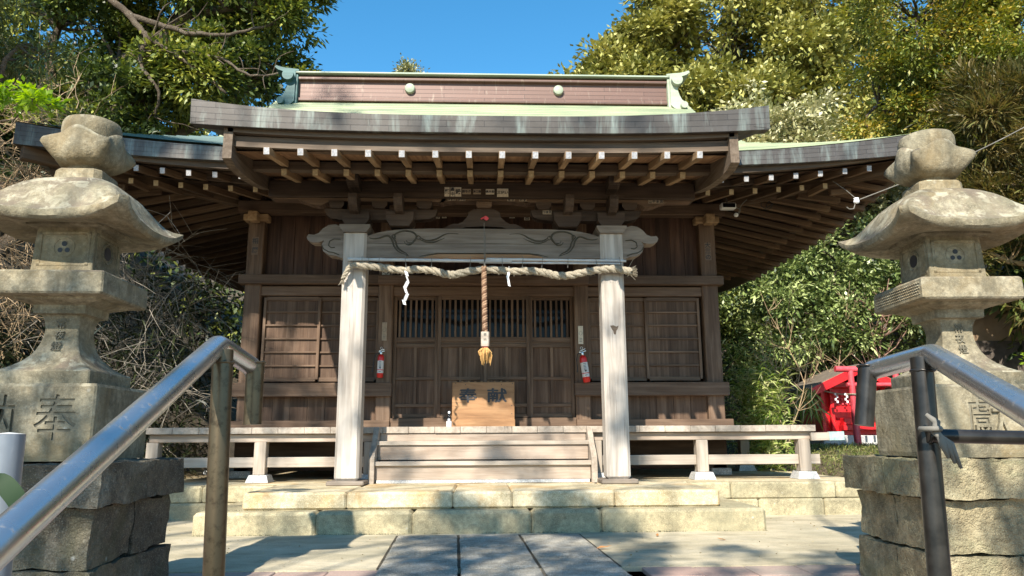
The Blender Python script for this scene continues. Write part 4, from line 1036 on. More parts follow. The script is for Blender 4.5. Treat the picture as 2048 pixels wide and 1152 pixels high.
# ================================================================ stone lanterns and their bases
def box_rings(mb, prof, cx, cy, ch=0.0, rot=0.0):
    """square stack: prof = [(half width, z)], optional corner chamfer fraction"""
    rs = []
    for h, z in prof:
        c = h * (1 - ch); P = [(-h, -c), (-c, -h), (c, -h), (h, -c), (h, c), (c, h), (-c, h), (-h, c)]
        cr, sr = math.cos(rot), math.sin(rot)
        rs.append([(cx + a * cr - b * sr, cy + a * sr + b * cr, z) for a, b in P])
    mb.rings(rs)
def carved(mb, solid, text_items):
    pass
def lantern(base, rot, s, label, mat='stone_lantern'):
    bx, by, bz = base
    L = thing('stone_lantern', base, label, 'stone lantern')
    Z = lambda z: bz + (z - 0.715) * s
    ms = M[mat]
    def sq(nm, prof, ch=0.03, smooth=False):
        mb = MB(); box_rings(mb, [(h * s, Z(z)) for h, z in prof], bx, by, ch, rot); return mb.build(nm, ms, L, smooth=smooth)
    ped = sq('pedestal', [(0.310, 0.717), (0.314, 0.74), (0.312, 1.07), (0.304, 1.085)])
    foot = sq('foot', [(0.236, 1.087), (0.236, 1.150), (0.230, 1.158)])
    prof = [(0.226, 1.156), (0.185, 1.180), (0.152, 1.206), (0.126, 1.236), (0.108, 1.268), (0.095, 1.305), (0.087, 1.345), (0.084, 1.38), (0.087, 1.41), (0.094, 1.435), (0.104, 1.455)]
    sh = sq('shaft', prof, 0.05, 'all')
    sh.data.set_sharp_from_angle(angle=R(30)) if hasattr(sh.data, 'set_sharp_from_angle') else None
    sq('platform', [(0.104, 1.452), (0.130, 1.456), (0.132, 1.500), (0.195, 1.522), (0.200, 1.534), (0.264, 1.536), (0.272, 1.546), (0.270, 1.646), (0.262, 1.656)])
    fb = sq('fire_box', [(0.156, 1.656), (0.155, 1.68), (0.147, 1.912), (0.188, 1.914), (0.190, 1.938)], 0.02)
    # framed panels and round openings on each face of the fire box
    mb = MB()
    for k in range(4):
        ink = MB(); a = rot + k * math.pi / 2; m_ = Matrix.Translation((bx, by, 0)) @ Matrix.Rotation(a, 4, 'Z'); y = -0.153 * s
        for x0, x1, z0, z1 in ((-.13, -.112, 1.70, 1.885), (.112, .13, 1.70, 1.885), (-.13, .13, 1.870, 1.886), (-.13, .13, 1.70, 1.714)):
            mb.box(x0 * s, x1 * s, y - .003, y + .012, Z(z0), Z(z1), 0.002, m_)
        if k % 2 == 0:
            for dx_, dz_, r_ in ((0, .020, .0135), (-.018, -.014, .0125), (.018, -.014, .0125)):
                ink.tube([m_ @ Vector((dx_ * s, y - 0.001, Z(1.80 + dz_))), m_ @ Vector((dx_ * s, y + 0.006, Z(1.80 + dz_)))], r_ * s, 12)
            mb.tube([m_ @ Vector((0.052 * math.cos(t) * s, y + .002, Z(1.80 + 0.052 * math.sin(t)))) for t in [i * math.pi / 10 for i in range(21)]], 0.004, 5)
        else:
            mb.tube([m_ @ Vector((0.055 * math.cos(t) * s, y + .002, Z(1.80 + 0.055 * math.sin(t)))) for t in [i * math.pi / 10 for i in range(21)]], 0.007, 5)
            ink.tube([m_ @ Vector((0, y - 0.0005, Z(1.80))), m_ @ Vector((0, y + 0.006, Z(1.80)))], 0.036 * s, 14)
        ink.build('fire_opening', M['ink'], fb)
    mb.build('panel_frame', ms, fb)
    # roof cap with flared, curled corners
    na, mb = 72, MB(); rings = []
    tp = [(0.30, 2.190), (0.42, 2.182), (0.54, 2.160), (0.65, 2.128), (0.74, 2.085), (0.81, 2.040), (0.87, 2.003), (0.93, 1.974), (0.975, 1.962), (1.0, 1.956)]
    bt_ = [(0.998, 1.944), (0.985, 1.924), (0.94, 1.908), (0.80, 1.905), (0.60, 1.916), (0.50, 1.932), (0.44, 1.935)]
    def ring(rho, z, up):
        out = []
        for k in range(na):
            a = 2 * math.pi * (k + .5) / na; c, s_ = abs(math.cos(a)), abs(math.sin(a)); q = min(c, s_) / max(c, s_)
            f = q ** 5; g = max(0, (rho - 0.55) / 0.45) ** 2
            h = 0.382 * rho / max(c, s_) * (1 - 0.13 * (1 - g) * q ** 4) * (1 + 0.085 * f * g)
            zz = z + (0.055 * f + 0.018 * q * q) * g - 0.02 * (1 - q) * g
            if rho > 0.9: zz += 0.035 * q ** 16 * g + (0.015 * q ** 30 if up else 0)
            out.append((bx + s * h * math.cos(a + rot), by + s * h * math.sin(a + rot), Z(zz)))
        return out
    for rho, z in bt_[::-1]: rings.append(ring(rho, z, False))
    for rho, z in tp[::-1]: rings.append(ring(rho, z, True))
    mb.rings(rings)
    cap = mb.build('roof_cap', ms, L, smooth=True)
    sq('roof_neck', [(0.128, 2.165), (0.122, 2.240), (0.112, 2.250)], 0.25)
    # jewel finial in a four-pointed bowl
    mb = MB(); rings = []
    P = [(0.095, 2.248, 0, 0), (0.095, 2.272, 0, 0), (0.105, 2.276, 0, 0), (0.140, 2.288, .1, 0), (0.165, 2.315, .35, 0), (0.180, 2.350, .7, 0), (0.184, 2.385, 1, .3), (0.178, 2.415, 1, .8), (0.170, 2.430, 1, 1), (0.158, 2.434, .9, 1), (0.146, 2.425, .4, .5), (0.140, 2.415, 0, 0),
         (0.146, 2.45, 0, 0), (0.150, 2.49, 0, 0), (0.148, 2.525, 0, 0), (0.138, 2.548, 0, 0), (0.112, 2.560, 0, 0), (0.07, 2.566, 0, 0), (0.03, 2.568, 0, 0), (0.005, 2.5685, 0, 0)]
    for r_, z, pe, lift in P:
        rr = []
        for k in range(64):
            a = 2 * math.pi * k / 64; tip = max(0, math.cos(4 * a)) ** 5; mid = 0.5 - 0.5 * math.cos(4 * a)
            rad = r_ * (1 - 0.05 * pe) + 0.074 * pe * tip
            zz = z + lift * (0.050 * mid ** 0.8 - 0.022 * tip)
            rr.append((bx + s * rad * math.cos(a + rot + math.pi / 4), by + s * rad * math.sin(a + rot + math.pi / 4), Z(zz)))
        rings.append(rr)
    mb.rings(rings); mb.build('finial', ms, L, smooth='all')
    mb = MB()
    for k in range(4):
        a = rot + math.pi / 4 + k * math.pi / 2; d = Vector((math.cos(a), math.sin(a), 0)); t_ = Vector((-d.y, d.x, 0)); o = Vector((bx, by, Z(2.424))) + d * 0.178 * s
        mb.tube([o - t_ * .024 - Vector((0, 0, .006)), o - t_ * .01, o + t_ * .01, o + t_ * .024 - Vector((0, 0, .006))], [.003, .008, .008, .003], 8)
    mb.build('petal_hollow', M['ink'], [c for c in L.children if c.name.startswith('finial')][0])
    return L, Z
LL, ZL = lantern((-2.19, 4.0, 0.715), R(1.5), 1.0, 'stone lantern in dappled light behind the bright handrail, on the darker block base')
LR, ZR = lantern((2.70, 4.2, 0.70), R(-2.0), 1.038, 'sunlit stone lantern whose platform edge is carved with a rope pattern, beside the red shrine')
# carved characters
def carve(parent, body, size, mat4, depth=0.0035, sx=1.0, sy=1.0, m='carved', bold=0.0, cut=False):
    if cut:
        mb = MB(); mb.text(body, size, mat4, 0.016, sx, sy, bold); c = mb.build('cutter', M[m], parent)
        md = parent.modifiers.new('b', 'BOOLEAN'); md.operation = 'DIFFERENCE'; md.solver = 'EXACT'; md.object = c
        bpy.context.view_layer.update(); dg = bpy.context.evaluated_depsgraph_get()
        me = bpy.data.meshes.new_from_object(parent.evaluated_get(dg)); parent.modifiers.remove(md)
        if len(me.vertices) > len(parent.data.vertices) + 20:
            parent.data = me; bpy.data.objects.remove(c)
            mb = MB(); mb.text(body, size, mat4 @ Matrix.Translation((0, 0, -0.0125)), 0.001, sx, sy, bold); return mb.build('carved_character', M['carved_soft'], parent)
        bpy.data.objects.remove(c)
    mb = MB(); mb.text(body, size, mat4, depth, sx, sy, bold); return mb.build('carved_character', M[m], parent)
pedL = [c for c in LL.children if c.name.startswith('pedestal')][0]; pedR = [c for c in LR.children if c.name.startswith('pedestal')][0]
shL = [c for c in LL.children if c.name.startswith('shaft')][0]; shR = [c for c in LR.children if c.name.startswith('shaft')][0]
carve(pedL, '奉', 0.235, facing((-2.045, 3.6875, 0.905), 90, 1.5), sx=0.9, cut=True)
carve(pedL, '納', 0.235, facing((-2.325, 3.6855, 0.905), 90, 1.5), sx=0.9, cut=True)
carve(pedR, '獻', 0.245, facing((2.655, 3.8735, 0.89), 90, -2), sx=1.0, cut=True)
for i, ch in enumerate('常夜燈'): 
    carve(shL, ch, 0.052, facing((-2.19, 3.909 - 0.004 * i - 0.016 * max(0, i - 1), 1.405 - i * 0.060), 90 - 6 * i, 1.5), m='carved_soft', depth=0.004)
    carve(shR, ch, 0.054, facing((2.70, 4.107 - 0.004 * i - 0.016 * max(0, i - 1), 1.412 - i * 0.062), 90 - 6 * i, -2), m='carved_soft', depth=0.004)
# meander border on the right lantern's platform
mb = MB(); pl = [c for c in LR.children if c.name.startswith('platform')][0]
ca, sa = math.cos(R(-2)), math.sin(R(-2))
def LRp(u, v, z): return (2.70 + u * ca - v * sa, 4.2 + u * sa + v * ca, z)
for r_ in range(5):
    for k in range(24):
        a = -0.255 + 0.50 * (k + (0.5 if r_ % 2 else 0)) / 24; z = ZR(1.566 + r_ * 0.015)
        mb.tube([LRp(-0.281, a, z), LRp(-0.284, a + .010, z + .005), LRp(-0.281, a + .019, z - .002)], 0.0028, 4)
mb.build('carved_border', M['stone_lantern'], pl)

# rough stone bases under the lanterns (three courses; quarry-faced)
def base_blocks(x, y, mat, label, zt, seed, amp_=0.014):
    b = thing('lantern_base', (x, y, -0.02), label, 'stone base')
    def course_(z0, z1, h, cuts_, sd, amp):
        xs_ = [-h] + cuts_ + [h]
        for k, (a, c) in enumerate(zip(xs_[:-1], xs_[1:])):
            for (f0, f1) in ((-h, 0.0), (0.0, h)):
                mb = MB(); rough_block(mb, x + a + .003, x + c - .003, y + f0 + .002, y + f1 - .002, z0, z1 - .004, amp, 7, 0.03, sd + k * 3 + f0)
                mb.build('base_block', mat, b, smooth='all')
    course_(zt - 0.19, zt, 0.475, [0.02], seed, amp_)
    course_(zt - 0.46, zt - 0.195, 0.425, [0.05], seed + 11, amp_)
    course_(-0.02, zt - 0.465, 0.44, [-0.06], seed + 23, amp_)
    return b
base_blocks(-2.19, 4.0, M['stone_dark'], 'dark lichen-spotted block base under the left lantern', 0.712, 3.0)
base_blocks(2.70, 4.2, M['stone_rough'], 'yellowish quarry-faced block base under the right lantern', 0.697, 8.0)

# ================================================================ handrails
def rail(name, pts, r_, label, post, drop, lower=None):
    t = thing(name, (post[0], post[1], post[2]), label, 'handrail')
    mb = MB(); P = [Vector(p) for p in pts]; Q = [P[0]]
    for i in range(1, len(P) - 1):
        a = (P[i - 1] - P[i]).normalized(); b = (P[i + 1] - P[i]).normalized(); k = 0.018
        for u in (0, .25, .5, .75, 1): Q.append((P[i] + a * k) * (1 - u) ** 2 + P[i] * 2 * u * (1 - u) + (P[i] + b * k) * u * u)
    Q.append(P[-1]); mb.tube(Q, r_, 32); mb.build('top_rail', M['steel'], t, smooth='all')
    mb = MB(); mb.tube([(post[0], post[1], post[2]), (post[3], post[4], post[5])], r_ * 0.96, 28); mb.build('post', M['steel_black' if lower else 'steel_dark'], t, smooth=True)
    mb = MB(); mb.tube(drop, r_ * 0.93, 28); mb.build('end_drop', M['steel_black' if lower else 'steel_dark'], t, smooth=True)
    for (c_, d_, rr) in (((post[3], post[4], post[5] - .028), (0, 0, 1), r_), (drop[0], (0, 0, 1), r_), *(((Vector(lower[0]) + Vector((.004, 0, 0)), (1, -.1, 0), r_ * .66),) if lower else ())):
        c_ = Vector(c_); d_ = Vector(d_).normalized(); a_ = d_.orthogonal().normalized(); b_ = d_.cross(a_); mb = MB()
        mb.tube([c_ + (a_ * math.cos(i * .3) + b_ * math.sin(i * .3)) * rr + d_ * rnd.uniform(-.0015, .0015) for i in range(22)], [.003 + rnd.uniform(-.0008, .001) for i in range(22)], 6)
        mb.build('weld_bead', M['steel_black' if lower else 'steel_dark'], t, smooth='all')
    if lower: mb = MB(); mb.tube(lower, r_ * 0.62, 20); mb.build('lower_bar', M['steel_black'], t, smooth=True)
    return t
rail('handrail', [(-0.485, -0.85, -0.06), (-0.549, 0.90, 0.702), (-0.607, 1.72, 1.030), (-0.578, 1.90, 0.993), (-0.575, 1.905, 0.975)], 0.0235, 'stainless handrail rising from the lower left corner beside the dark block base',
     (-0.545, 1.66, -0.03, -0.588, 1.70, 1.015), [(-0.570, 1.885, 1.005), (-0.568, 1.885, 0.853)])
rail('handrail', [(0.66, -0.85, 0.02), (0.800, 1.05, 0.838), (0.985, 1.60, 0.994), (0.948, 1.80, 0.975), (0.944, 1.805, 0.965)], 0.0235, 'stainless handrail on the right with a dark lower bar and knotted cloth',
     (0.900, 1.55, -0.03, 0.960, 1.60, 0.985), [(0.938, 1.79, 0.985), (0.915, 1.79, 0.842)],
     [(0.935, 1.57, 0.818), (1.60, 1.50, 0.80)])
mb = MB()
for k in range(3):
    mb.tube([(0.925 + .006 * k, 1.548, 0.862 - .004 * k), (0.94, 1.538, 0.845), (0.938 - .004 * k, 1.535, 0.825), (0.945 + .008 * k, 1.532, 0.80), (0.952 + .012 * k, 1.53, 0.772 - .01 * k)], [.004, .008, .006, .008, .003], 7)
mb.tube([(0.93 + .018 * math.cos(a), 1.545 + .02 * math.sin(a), 0.832) for a in [i * .6 for i in range(11)]], .006, 6)
tag(mb.build('knotted_cloth', M['twine'], base=(0.94, 1.54, 0.82), smooth='all'), 'small grey knotted cloth tied round the right handrail post', 'cloth')
t = thing('pipe_post', (-0.787, 1.3, -0.03), 'short grey pipe post at the left edge of the photo', 'post')
mb = MB(); mb.tube([(-0.775, 1.3, -0.2), (-0.793, 1.3, 0.828)], 0.0245, 28); mb.build('pipe', plain('grey_painted_pipe', (0.20, 0.225, 0.26), 0.4, 0.3), t, smooth=True)
mb = MB(); mb.lathe([(0.0, 0), (0.02, .002), (0.0245, .006), (0.0, .009)], (-0.793, 1.3, 0.823), 20); mb.build('pipe_cap', M['white_plastic'], t)

# ================================================================ things hung on or standing by the hall
ob = thing('offering_box', (0, 9.36, 0.937), 'orange-brown wooden offering box with black characters on its front', 'offering box')
x0, x1, yb = -0.388, 0.380, 9.27
MB().box(x0, x1, yb, yb + 0.185, 1.015, 1.487, 0.006).build('box_body', M['wood_box'], ob)
MB().box(x0 - .004, x1 + .006, yb - .012, yb + 0.19, 0.938, 1.03, 0.005).build('box_foot', M['wood_box'], ob)
bd = MB(); bd.box(x0 - .003, x1 + .003, yb - .004, yb + .0, 1.355, 1.487, 0.0); 
mb = MB()
for i in range(9): mb.box(x0 + .03 + i * .08, x0 + .055 + i * .08, yb + .02, yb + .17, 1.487, 1.50, 0.002)
mb.build('box_slats', M['wood_box'], ob)
mb = MB(); [mb.text('奉', 0.205, facing((-0.195 + a, yb - .003 - .0003 * i, 1.310 + b)), 0.002, 1.15, 0.88) for i, (a, b) in enumerate(((0, 0), (.005, 0), (-.005, 0), (0, .004), (0, -.004)))]; mb.build('ink_character', M['ink'], ob)
mb = MB(); [mb.text('献', 0.205, facing((0.165 + a, yb - .003 - .0003 * i, 1.310 + b)), 0.002, 1.25, 0.88) for i, (a, b) in enumerate(((0, 0), (.005, 0), (-.005, 0), (0, .004), (0, -.004)))]; mb.build('ink_character', M['ink'], ob)
for a, b in ((-.345, 1.47), (-.225, 1.455), (.22, 1.455), (.355, 1.47), (-.34, 1.19), (-.34, 1.10), (.345, 1.20), (.345, 1.10)): MB().tube([(a, yb - .002, b), (a, yb + .004, b)], 0.006, 8).build('nail_head', M['ink'], ob)
bt = thing('sake_bottle', (-0.402, 8.83, 0.938), 'small black and white bottle beside the offering box', 'bottle')
mb = MB(); mb.lathe([(0.028, 0.938), (0.031, 0.945), (0.031, 1.0), (0.031, 1.004)], (-0.402, 8.83, 0), 18); mb.build('label', M['paper_white'], bt, smooth=True)
mb = MB(); mb.lathe([(0.029, 1.004), (0.030, 1.03), (0.022, 1.05), (0.013, 1.065), (0.012, 1.09)], (-0.402, 8.83, 0), 18); mb.build('bottle_glass', M['bottle'], bt, smooth=True)
mb = MB(); mb.lathe([(0.012, 1.09), (0.015, 1.098), (0.014, 1.112), (0.004, 1.118)], (-0.402, 8.83, 0), 14); mb.build('stopper', M['paper_white'], bt, smooth=True)
mb = MB(); mb.box(-0.415, -0.389, 8.797, 8.80, 1.006, 1.03); mb.build('label_print', M['paper_white'], bt)

def extinguisher(cx, cy, zt, tilt, H, label, lab):
    e = thing('fire_extinguisher', (cx, cy, zt - H), label, 'fire extinguisher', 'fire extinguishers hung beside the doors')
    m_ = Matrix.Translation((cx, cy, zt)) @ Matrix.Rotation(R(tilt), 4, 'Y'); k = H / 0.45; r_ = 0.044 * k
    def lt(prof, nm, mt_, sm=True):
        mb = MB(); mb.lathe([(a * k, b * k) for a, b in prof], (0, 0, 0), 24, m_); mb.build(nm, M[mt_], e, smooth=sm)
    lt([(0.034, -0.45), (0.044, -0.435), (0.044, -0.165), (0.036, -0.135), (0.018, -0.118)], 'cylinder', 'red_can')
    lt([(0.045, -0.335), (0.0452, -0.33), (0.0452, -0.215), (0.045, -0.21)], 'label', 'white_plastic')
    lt([(0.0452, -0.385), (0.0454, -0.38), (0.0454, -0.35), (0.0452, -0.345)], 'label', 'white_plastic')
    lt([(0.016, -0.12), (0.018, -0.10), (0.014, -0.075), (0.008, -0.065)], 'valve', 'chrome')
    mb = MB()
    for zz in (-0.225, -0.245, -0.262, -0.279, -0.296, -0.365): mb.box(-.018 * k, .016 * k, -.0475 * k, -.044 * k, (zz - .003) * k, (zz + .003) * k, 0, m_)
    mb.box(-.012 * k, .012 * k, -.048 * k, -.0455 * k, -.322 * k, -.305 * k, 0, m_); mb.build('label_print', M['ink'], e)
    mb = MB(); mb.beam(m_ @ Vector((-.035 * k, 0, -.085 * k)), m_ @ Vector((.05 * k, -.01, -.072 * k)), .012, .01, .002); mb.beam(m_ @ Vector((-.03 * k, 0, -.068 * k)), m_ @ Vector((.045 * k, -.01, -.045 * k)), .012, .008, .002); mb.build('lever', M['chrome'], e)
    mb = MB(); mb.tube([m_ @ Vector((.014 * k * math.cos(a), 0, -.03 * k + .016 * k * math.sin(a))) for a in [i * math.pi / 8 for i in range(17)]], .003, 6); mb.build('hook_ring', M['chrome'], e)
    mb = MB(); mb.tube([m_ @ Vector(p) for p in ((-.02, 0, -.09), (-.06, 0, -.10), (-.085, 0, -.17), (-.09, .0, -.26), (-.10, 0, -.33))], [.006, .006, .006, .006, .009], 8); mb.build('hose', M['black'], e, smooth=True)
    return e
extinguisher(-1.292, 9.44, 1.955, 1.5, 0.40, 'red fire extinguisher hanging straight on the post behind the left porch post', 0)
extinguisher(1.236, 9.40, 1.955, -8, 0.47, 'red fire extinguisher hanging tilted with its black hose, beside the right porch post', 0)
for sgn, z0, z1, bx, by in ((-1, 2.03, 2.265, -1.268, 9.49), (1, 1.985, 2.22, 1.246, 9.49)):
    t = MB().box(bx - .032, bx + .032, by - .003, by, z0, z1).build('notice_strip', M['paper_dim' if sgn < 0 else 'paper'], base=(bx, by, z0))
    tag(t, 'narrow tan paper notice above the straight hanging extinguisher' if sgn < 0 else 'narrow pale paper notice above the tilted extinguisher', 'notice')
    mb = MB(); mb.tube([(bx + .02 * math.cos(a), by - .004, z0 + .14 + .025 * math.sin(a)) for a in [i * .5 for i in range(14)]], .0015, 4)
    for k in range(3): mb.box(bx - .018, bx + .018, by - .0045, by - .003, z0 + .03 + k * .02, z0 + .036 + k * .02)
    mb.build('print', M['twine'], t)

# straw rope (twisted strands) with bamboo poles, tassel of the bell rope, paper streamers
def cr(P, n=10):
    P = [Vector(p) for p in P]; Q = []
    for i in range(len(P) - 1):
        p0, p1, p2, p3 = P[max(i - 1, 0)], P[i], P[i + 1], P[min(i + 2, len(P) - 1)]
        for k in range(n):
            t = k / n; Q.append(0.5 * ((2 * p1) + (-p0 + p2) * t + (2 * p0 - 5 * p1 + 4 * p2 - p3) * t * t + (-p0 + 3 * p1 - 3 * p2 + p3) * t ** 3))
    Q.append(P[-1]); return Q
def twisted(mb, path, r_, turns, strands=2, sides=8, rs=0.62, taper=None, only=None):
    n = len(path)
    for s_ in (range(strands) if only is None else only):
        pts, rr = [], []
        for i, p in enumerate(path):
            t = (path[min(i + 1, n - 1)] - path[max(i - 1, 0)]).normalized(); a = t.cross(Vector((0, 1, 0.01))).normalized(); b = t.cross(a)
            th = turns * 2 * math.pi * i / n + 2 * math.pi * s_ / strands; q = r_ * (taper(i / n) if taper else 1)
            pts.append(p + (a * math.cos(th) + b * math.sin(th)) * q * 0.52); rr.append(q * rs)
        mb.tube(pts, rr, sides)
ry = 7.83
rp = [(-1.500, ry - .02, 2.475), (-1.475, ry - .03, 2.52), (-1.43, ry - .03, 2.60), (-1.36, ry - .03, 2.625), (-1.2, ry - .02, 2.615), (-1.05, ry, 2.60), (-0.85, ry, 2.575), (-0.72, ry, 2.59), (-0.55, ry, 2.575), (-0.40, ry, 2.535), (-0.30, ry, 2.535), (-0.12, ry, 2.575), (0.1, ry, 2.585), (0.30, ry, 2.57),
      (0.5, ry, 2.575), (0.66, ry, 2.555), (0.78, ry, 2.525), (0.92, ry, 2.525), (1.08, ry, 2.56), (1.25, ry - .02, 2.585), (1.4, ry - .03, 2.595), (1.52, ry - .03, 2.575), (1.58, ry - .02, 2.57)]
sh_ = thing('straw_rope', (0, ry, 2.57), 'thick twisted straw rope slung under the carved beam between the porch posts', 'sacred rope')
mb = MB(); path = cr(rp, 16); twisted(mb, path, 0.035, 13, 3, 9, 0.62, taper=lambda u: 0.55 + 0.55 * min(1, u * 5)); mb.build('rope', M['rope'], sh_, smooth='all')
mb = MB()
for k in range(150):
    i = rnd.randint(6, len(path) - 4); p = path[i] + Vector((0, -0.02, -.03)); q = p + Vector((rnd.gauss(0, .02), rnd.gauss(-.01, .01), -rnd.uniform(.004, .035))); mb.tube([p, q], .0012, 3, False)
for k in range(70):
    p = Vector((1.56, ry - .02 + rnd.uniform(-.02, .02), 2.572 + rnd.uniform(-.035, .035))); q = p + Vector((rnd.uniform(.06, .10), rnd.uniform(-.02, .02), rnd.gauss(0, .035) - .01)); mb.tube([p, q], .003, 3, False)
    if k < 40: p = Vector((-1.497, ry - .02, 2.485)); q = p + Vector((rnd.gauss(-.012, .014), rnd.uniform(-.01, .01), -rnd.uniform(.04, .08))); mb.tube([p, q], .0025, 3, False)
mb.build('loose_straw', M['rope'], sh_)['kind'] = 'stuff'
for x in (-1.3, -1.22, -1.12, -0.83, -0.56, -0.15, 0.02, 0.2, 0.41, 0.62, 0.9, 1.22, 1.48):
    mb = MB(); mb.tube([(x, ry - .045, 2.60), (x + rnd.uniform(-.02, .02), ry - .035, 2.72), (x, ry + .01, 2.735)], .0028, 5); mb.build('tie_cord', M['twine'], sh_)
t = thing('bamboo_pole', (0, 7.83, 2.70), 'pair of pale bamboo poles tied under the carved porch beam', 'bamboo pole')
for (a, b, r_, jts) in (((-1.46, 7.838, 2.697), (0.30, 7.838, 2.682), .019, 5), ((0.02, 7.83, 2.702), (1.545, 7.838, 2.690), .016, 4), ((-0.05, 7.85, 2.672), (1.50, 7.85, 2.662), .012, 4)):
    mb = MB(); A, B = Vector(a), Vector(b); pts, rr = [], []
    for i in range(jts * 6 + 1):
        u = i / (jts * 6); pts.append(A.lerp(B, u)); rr.append(r_ * (1.0 - .12 * u) * (1.14 if i % 6 == 0 and 0 < i < jts * 6 else 1))
    mb.tube(pts, rr, 14); mb.build('pole', M['bamboo'], t, smooth='all')
tc = thing('bell_rope', (0.0, 7.78, 1.6), 'twisted bell rope with wooden tube and frayed yellow tassel over the offering box', 'bell rope')
bp = [Vector((0.0 + 0.012 * i / 120, 7.76, 2.60 - 0.70 * i / 120)) for i in range(121)]
mb = MB(); twisted(mb, bp, 0.027, 9, 3, 8, 0.62, None, (0, 1)); mb.build('rope', M['rope_bell'], tc, smooth='all')
mb = MB(); twisted(mb, bp, 0.027, 9, 3, 8, 0.62, None, (2,)); mb.build('rope_strand', M['rope_dark'], tc, smooth='all')
mb = MB(); mb.tube([(0.0, 7.80, 3.10), (0.002, 7.77, 2.85), (0.002, 7.76, 2.58)], 0.004, 5); mb.tube([(0.018, 7.80, 3.0), (0.015, 7.765, 2.75), (0.01, 7.765, 2.6)], 0.003, 5); mb.build('cord', M['twine'], tc)
mb = MB(); box_rings(mb, [(0.040, 1.745), (0.043, 1.75), (0.043, 1.895), (0.040, 1.90)], 0.013, 7.76, 0.3); hb = mb.build('wooden_tube', M['wood_floor'], tc)
mb = MB()
for i, ch in enumerate('奉納'): mb.text(ch, 0.035, facing((0.013, 7.7155, 1.865 - i * .05)), 0.001)
mb.build('ink_character', M['twine'], hb)
mb = MB(); mb.lathe([(0.030, 1.73), (0.036, 1.745), (0.030, 1.755)], (0.013, 7.76, 0), 14); mb.build('binding', M['red_pale'], tc, smooth=True)
mb = MB()
for k in range(170):
    a = rnd.uniform(0, 6.28); r0 = rnd.uniform(.005, .03); r1 = r0 + rnd.uniform(.0, .028); ln = rnd.uniform(.09, .2) * (1 - .35 * abs(math.sin(a * 1.5)))
    p = Vector((0.013 + r0 * math.cos(a), 7.76 + r0 * math.sin(a), 1.735)); mb.tube([p, p + Vector((r1 * math.cos(a) * .9, r1 * math.sin(a) * .9, -ln * .5)), p + Vector((r1 * math.cos(a) * .6, r1 * math.sin(a) * .6, -ln))], [.004, .005, .002], 4, False)
mb.build('tassel', M['tassel'], tc)
def shide(nm, x, y, z, segs, wd, label):
    mb = MB(); cx = x
    mb.tube([(x, y, z + .06), (x, y, z)], .002, 4)
    for i, (dx_, h, tw) in enumerate(segs):
        a = R(tw); c, s_ = math.cos(a), math.sin(a); w2 = wd / 2
        p = [(cx - w2 * c, y - w2 * s_, z), (cx + w2 * c, y + w2 * s_, z - .012), (cx + dx_ + w2 * c, y + w2 * s_ + .01, z - h), (cx + dx_ - w2 * c, y - w2 * s_ + .01, z - h + .012)]
        q = [(v[0], v[1] + .0012, v[2]) for v in p]
        mb.add(p + q, [(0, 3, 2, 1), (4, 5, 6, 7), (0, 1, 5, 4), (1, 2, 6, 5), (2, 3, 7, 6), (3, 0, 4, 7)]); cx += dx_ * 1.1 + rnd.uniform(-.01, .01); z -= h * 0.86
    tag(mb.build(nm, M['paper_white'], base=(x, y, z)), label, 'paper streamer')
shide('paper_streamer', -0.832, 7.79, 2.565, [(.012, .06, 20), (.02, .07, -50), (-.035, .08, 30), (.02, .07, -30), (-.03, .085, 40), (.012, .06, -20)], .036, 'long zigzag white paper streamer hanging left of the bell rope')
shide('paper_streamer', 0.268, 7.79, 2.555, [(-.018, .07, 10), (.016, .10, -15)], .026, 'short white paper streamer hanging right of the bell rope')

# votive paper slips pasted on the timbers
def slip(x, y, z, wd, ht, chars, dark=False, vertical=True, rz=0, label=None):
    t = MB().box(x - wd / 2, x + wd / 2, y - .0015, y, z - ht / 2, z + ht / 2).build('paper_slip', M['paper_brown' if dark == 2 else 'paper_dim' if dark else 'paper'], base=(x, y, z))
    tag(t, label, 'paper slip', 'votive paper slips pasted on the porch timbers')
    mb = MB(); n_ = len(chars)
    for i, c in enumerate(chars):
        if vertical: mb.text(c, min(wd * 0.95, ht / n_ * 0.98), facing((x, y - .002, z + ht / 2 - ht * (i + .5) / n_)), 0.0005, 1, 1, 0.0015)
        else: mb.text(c, min(ht * 0.95, wd / n_ * 0.98), facing((x - wd / 2 + wd * (i + .5) / n_, y - .002, z)), 0.0005, 1, 1, 0.0015)
    mb.build('ink_writing', M['ink'], t)
yk = 7.8885
slip(-0.410, yk, 3.480, .055, .108, '賢', label='large bold single-character slip at the left end of the lintel row')
slip(-0.349, yk, 3.480, .046, .108, '昌中', label='narrow two-character slip second in the lintel row')
slip(-0.287, yk, 3.480, .068, .108, '鉄', label='large bold slip third in the lintel row')
slip(-0.195, yk, 3.484, .095, .062, '彫ちク', vertical=False, dark=True, label='wide horizontal slip fourth in the lintel row')
slip(-0.078, yk, 3.484, .085, .060, '木二青', vertical=False, dark=True, label='very dark horizontal slip in the middle of the lintel row')
slip(0.065, yk, 3.484, .095, .062, '金大谷', vertical=False, label='horizontal slip right of the middle of the lintel row')
slip(0.205, yk, 3.474, .125, .095, '三记い', vertical=False, label='tall wide slip at the right end of the lintel row')
yb2 = 9.62
def at_y(px_x, px_z, yq): k = (yq) / 8.6; return px_x * k, 0.82 + (px_z - 0.82) * k
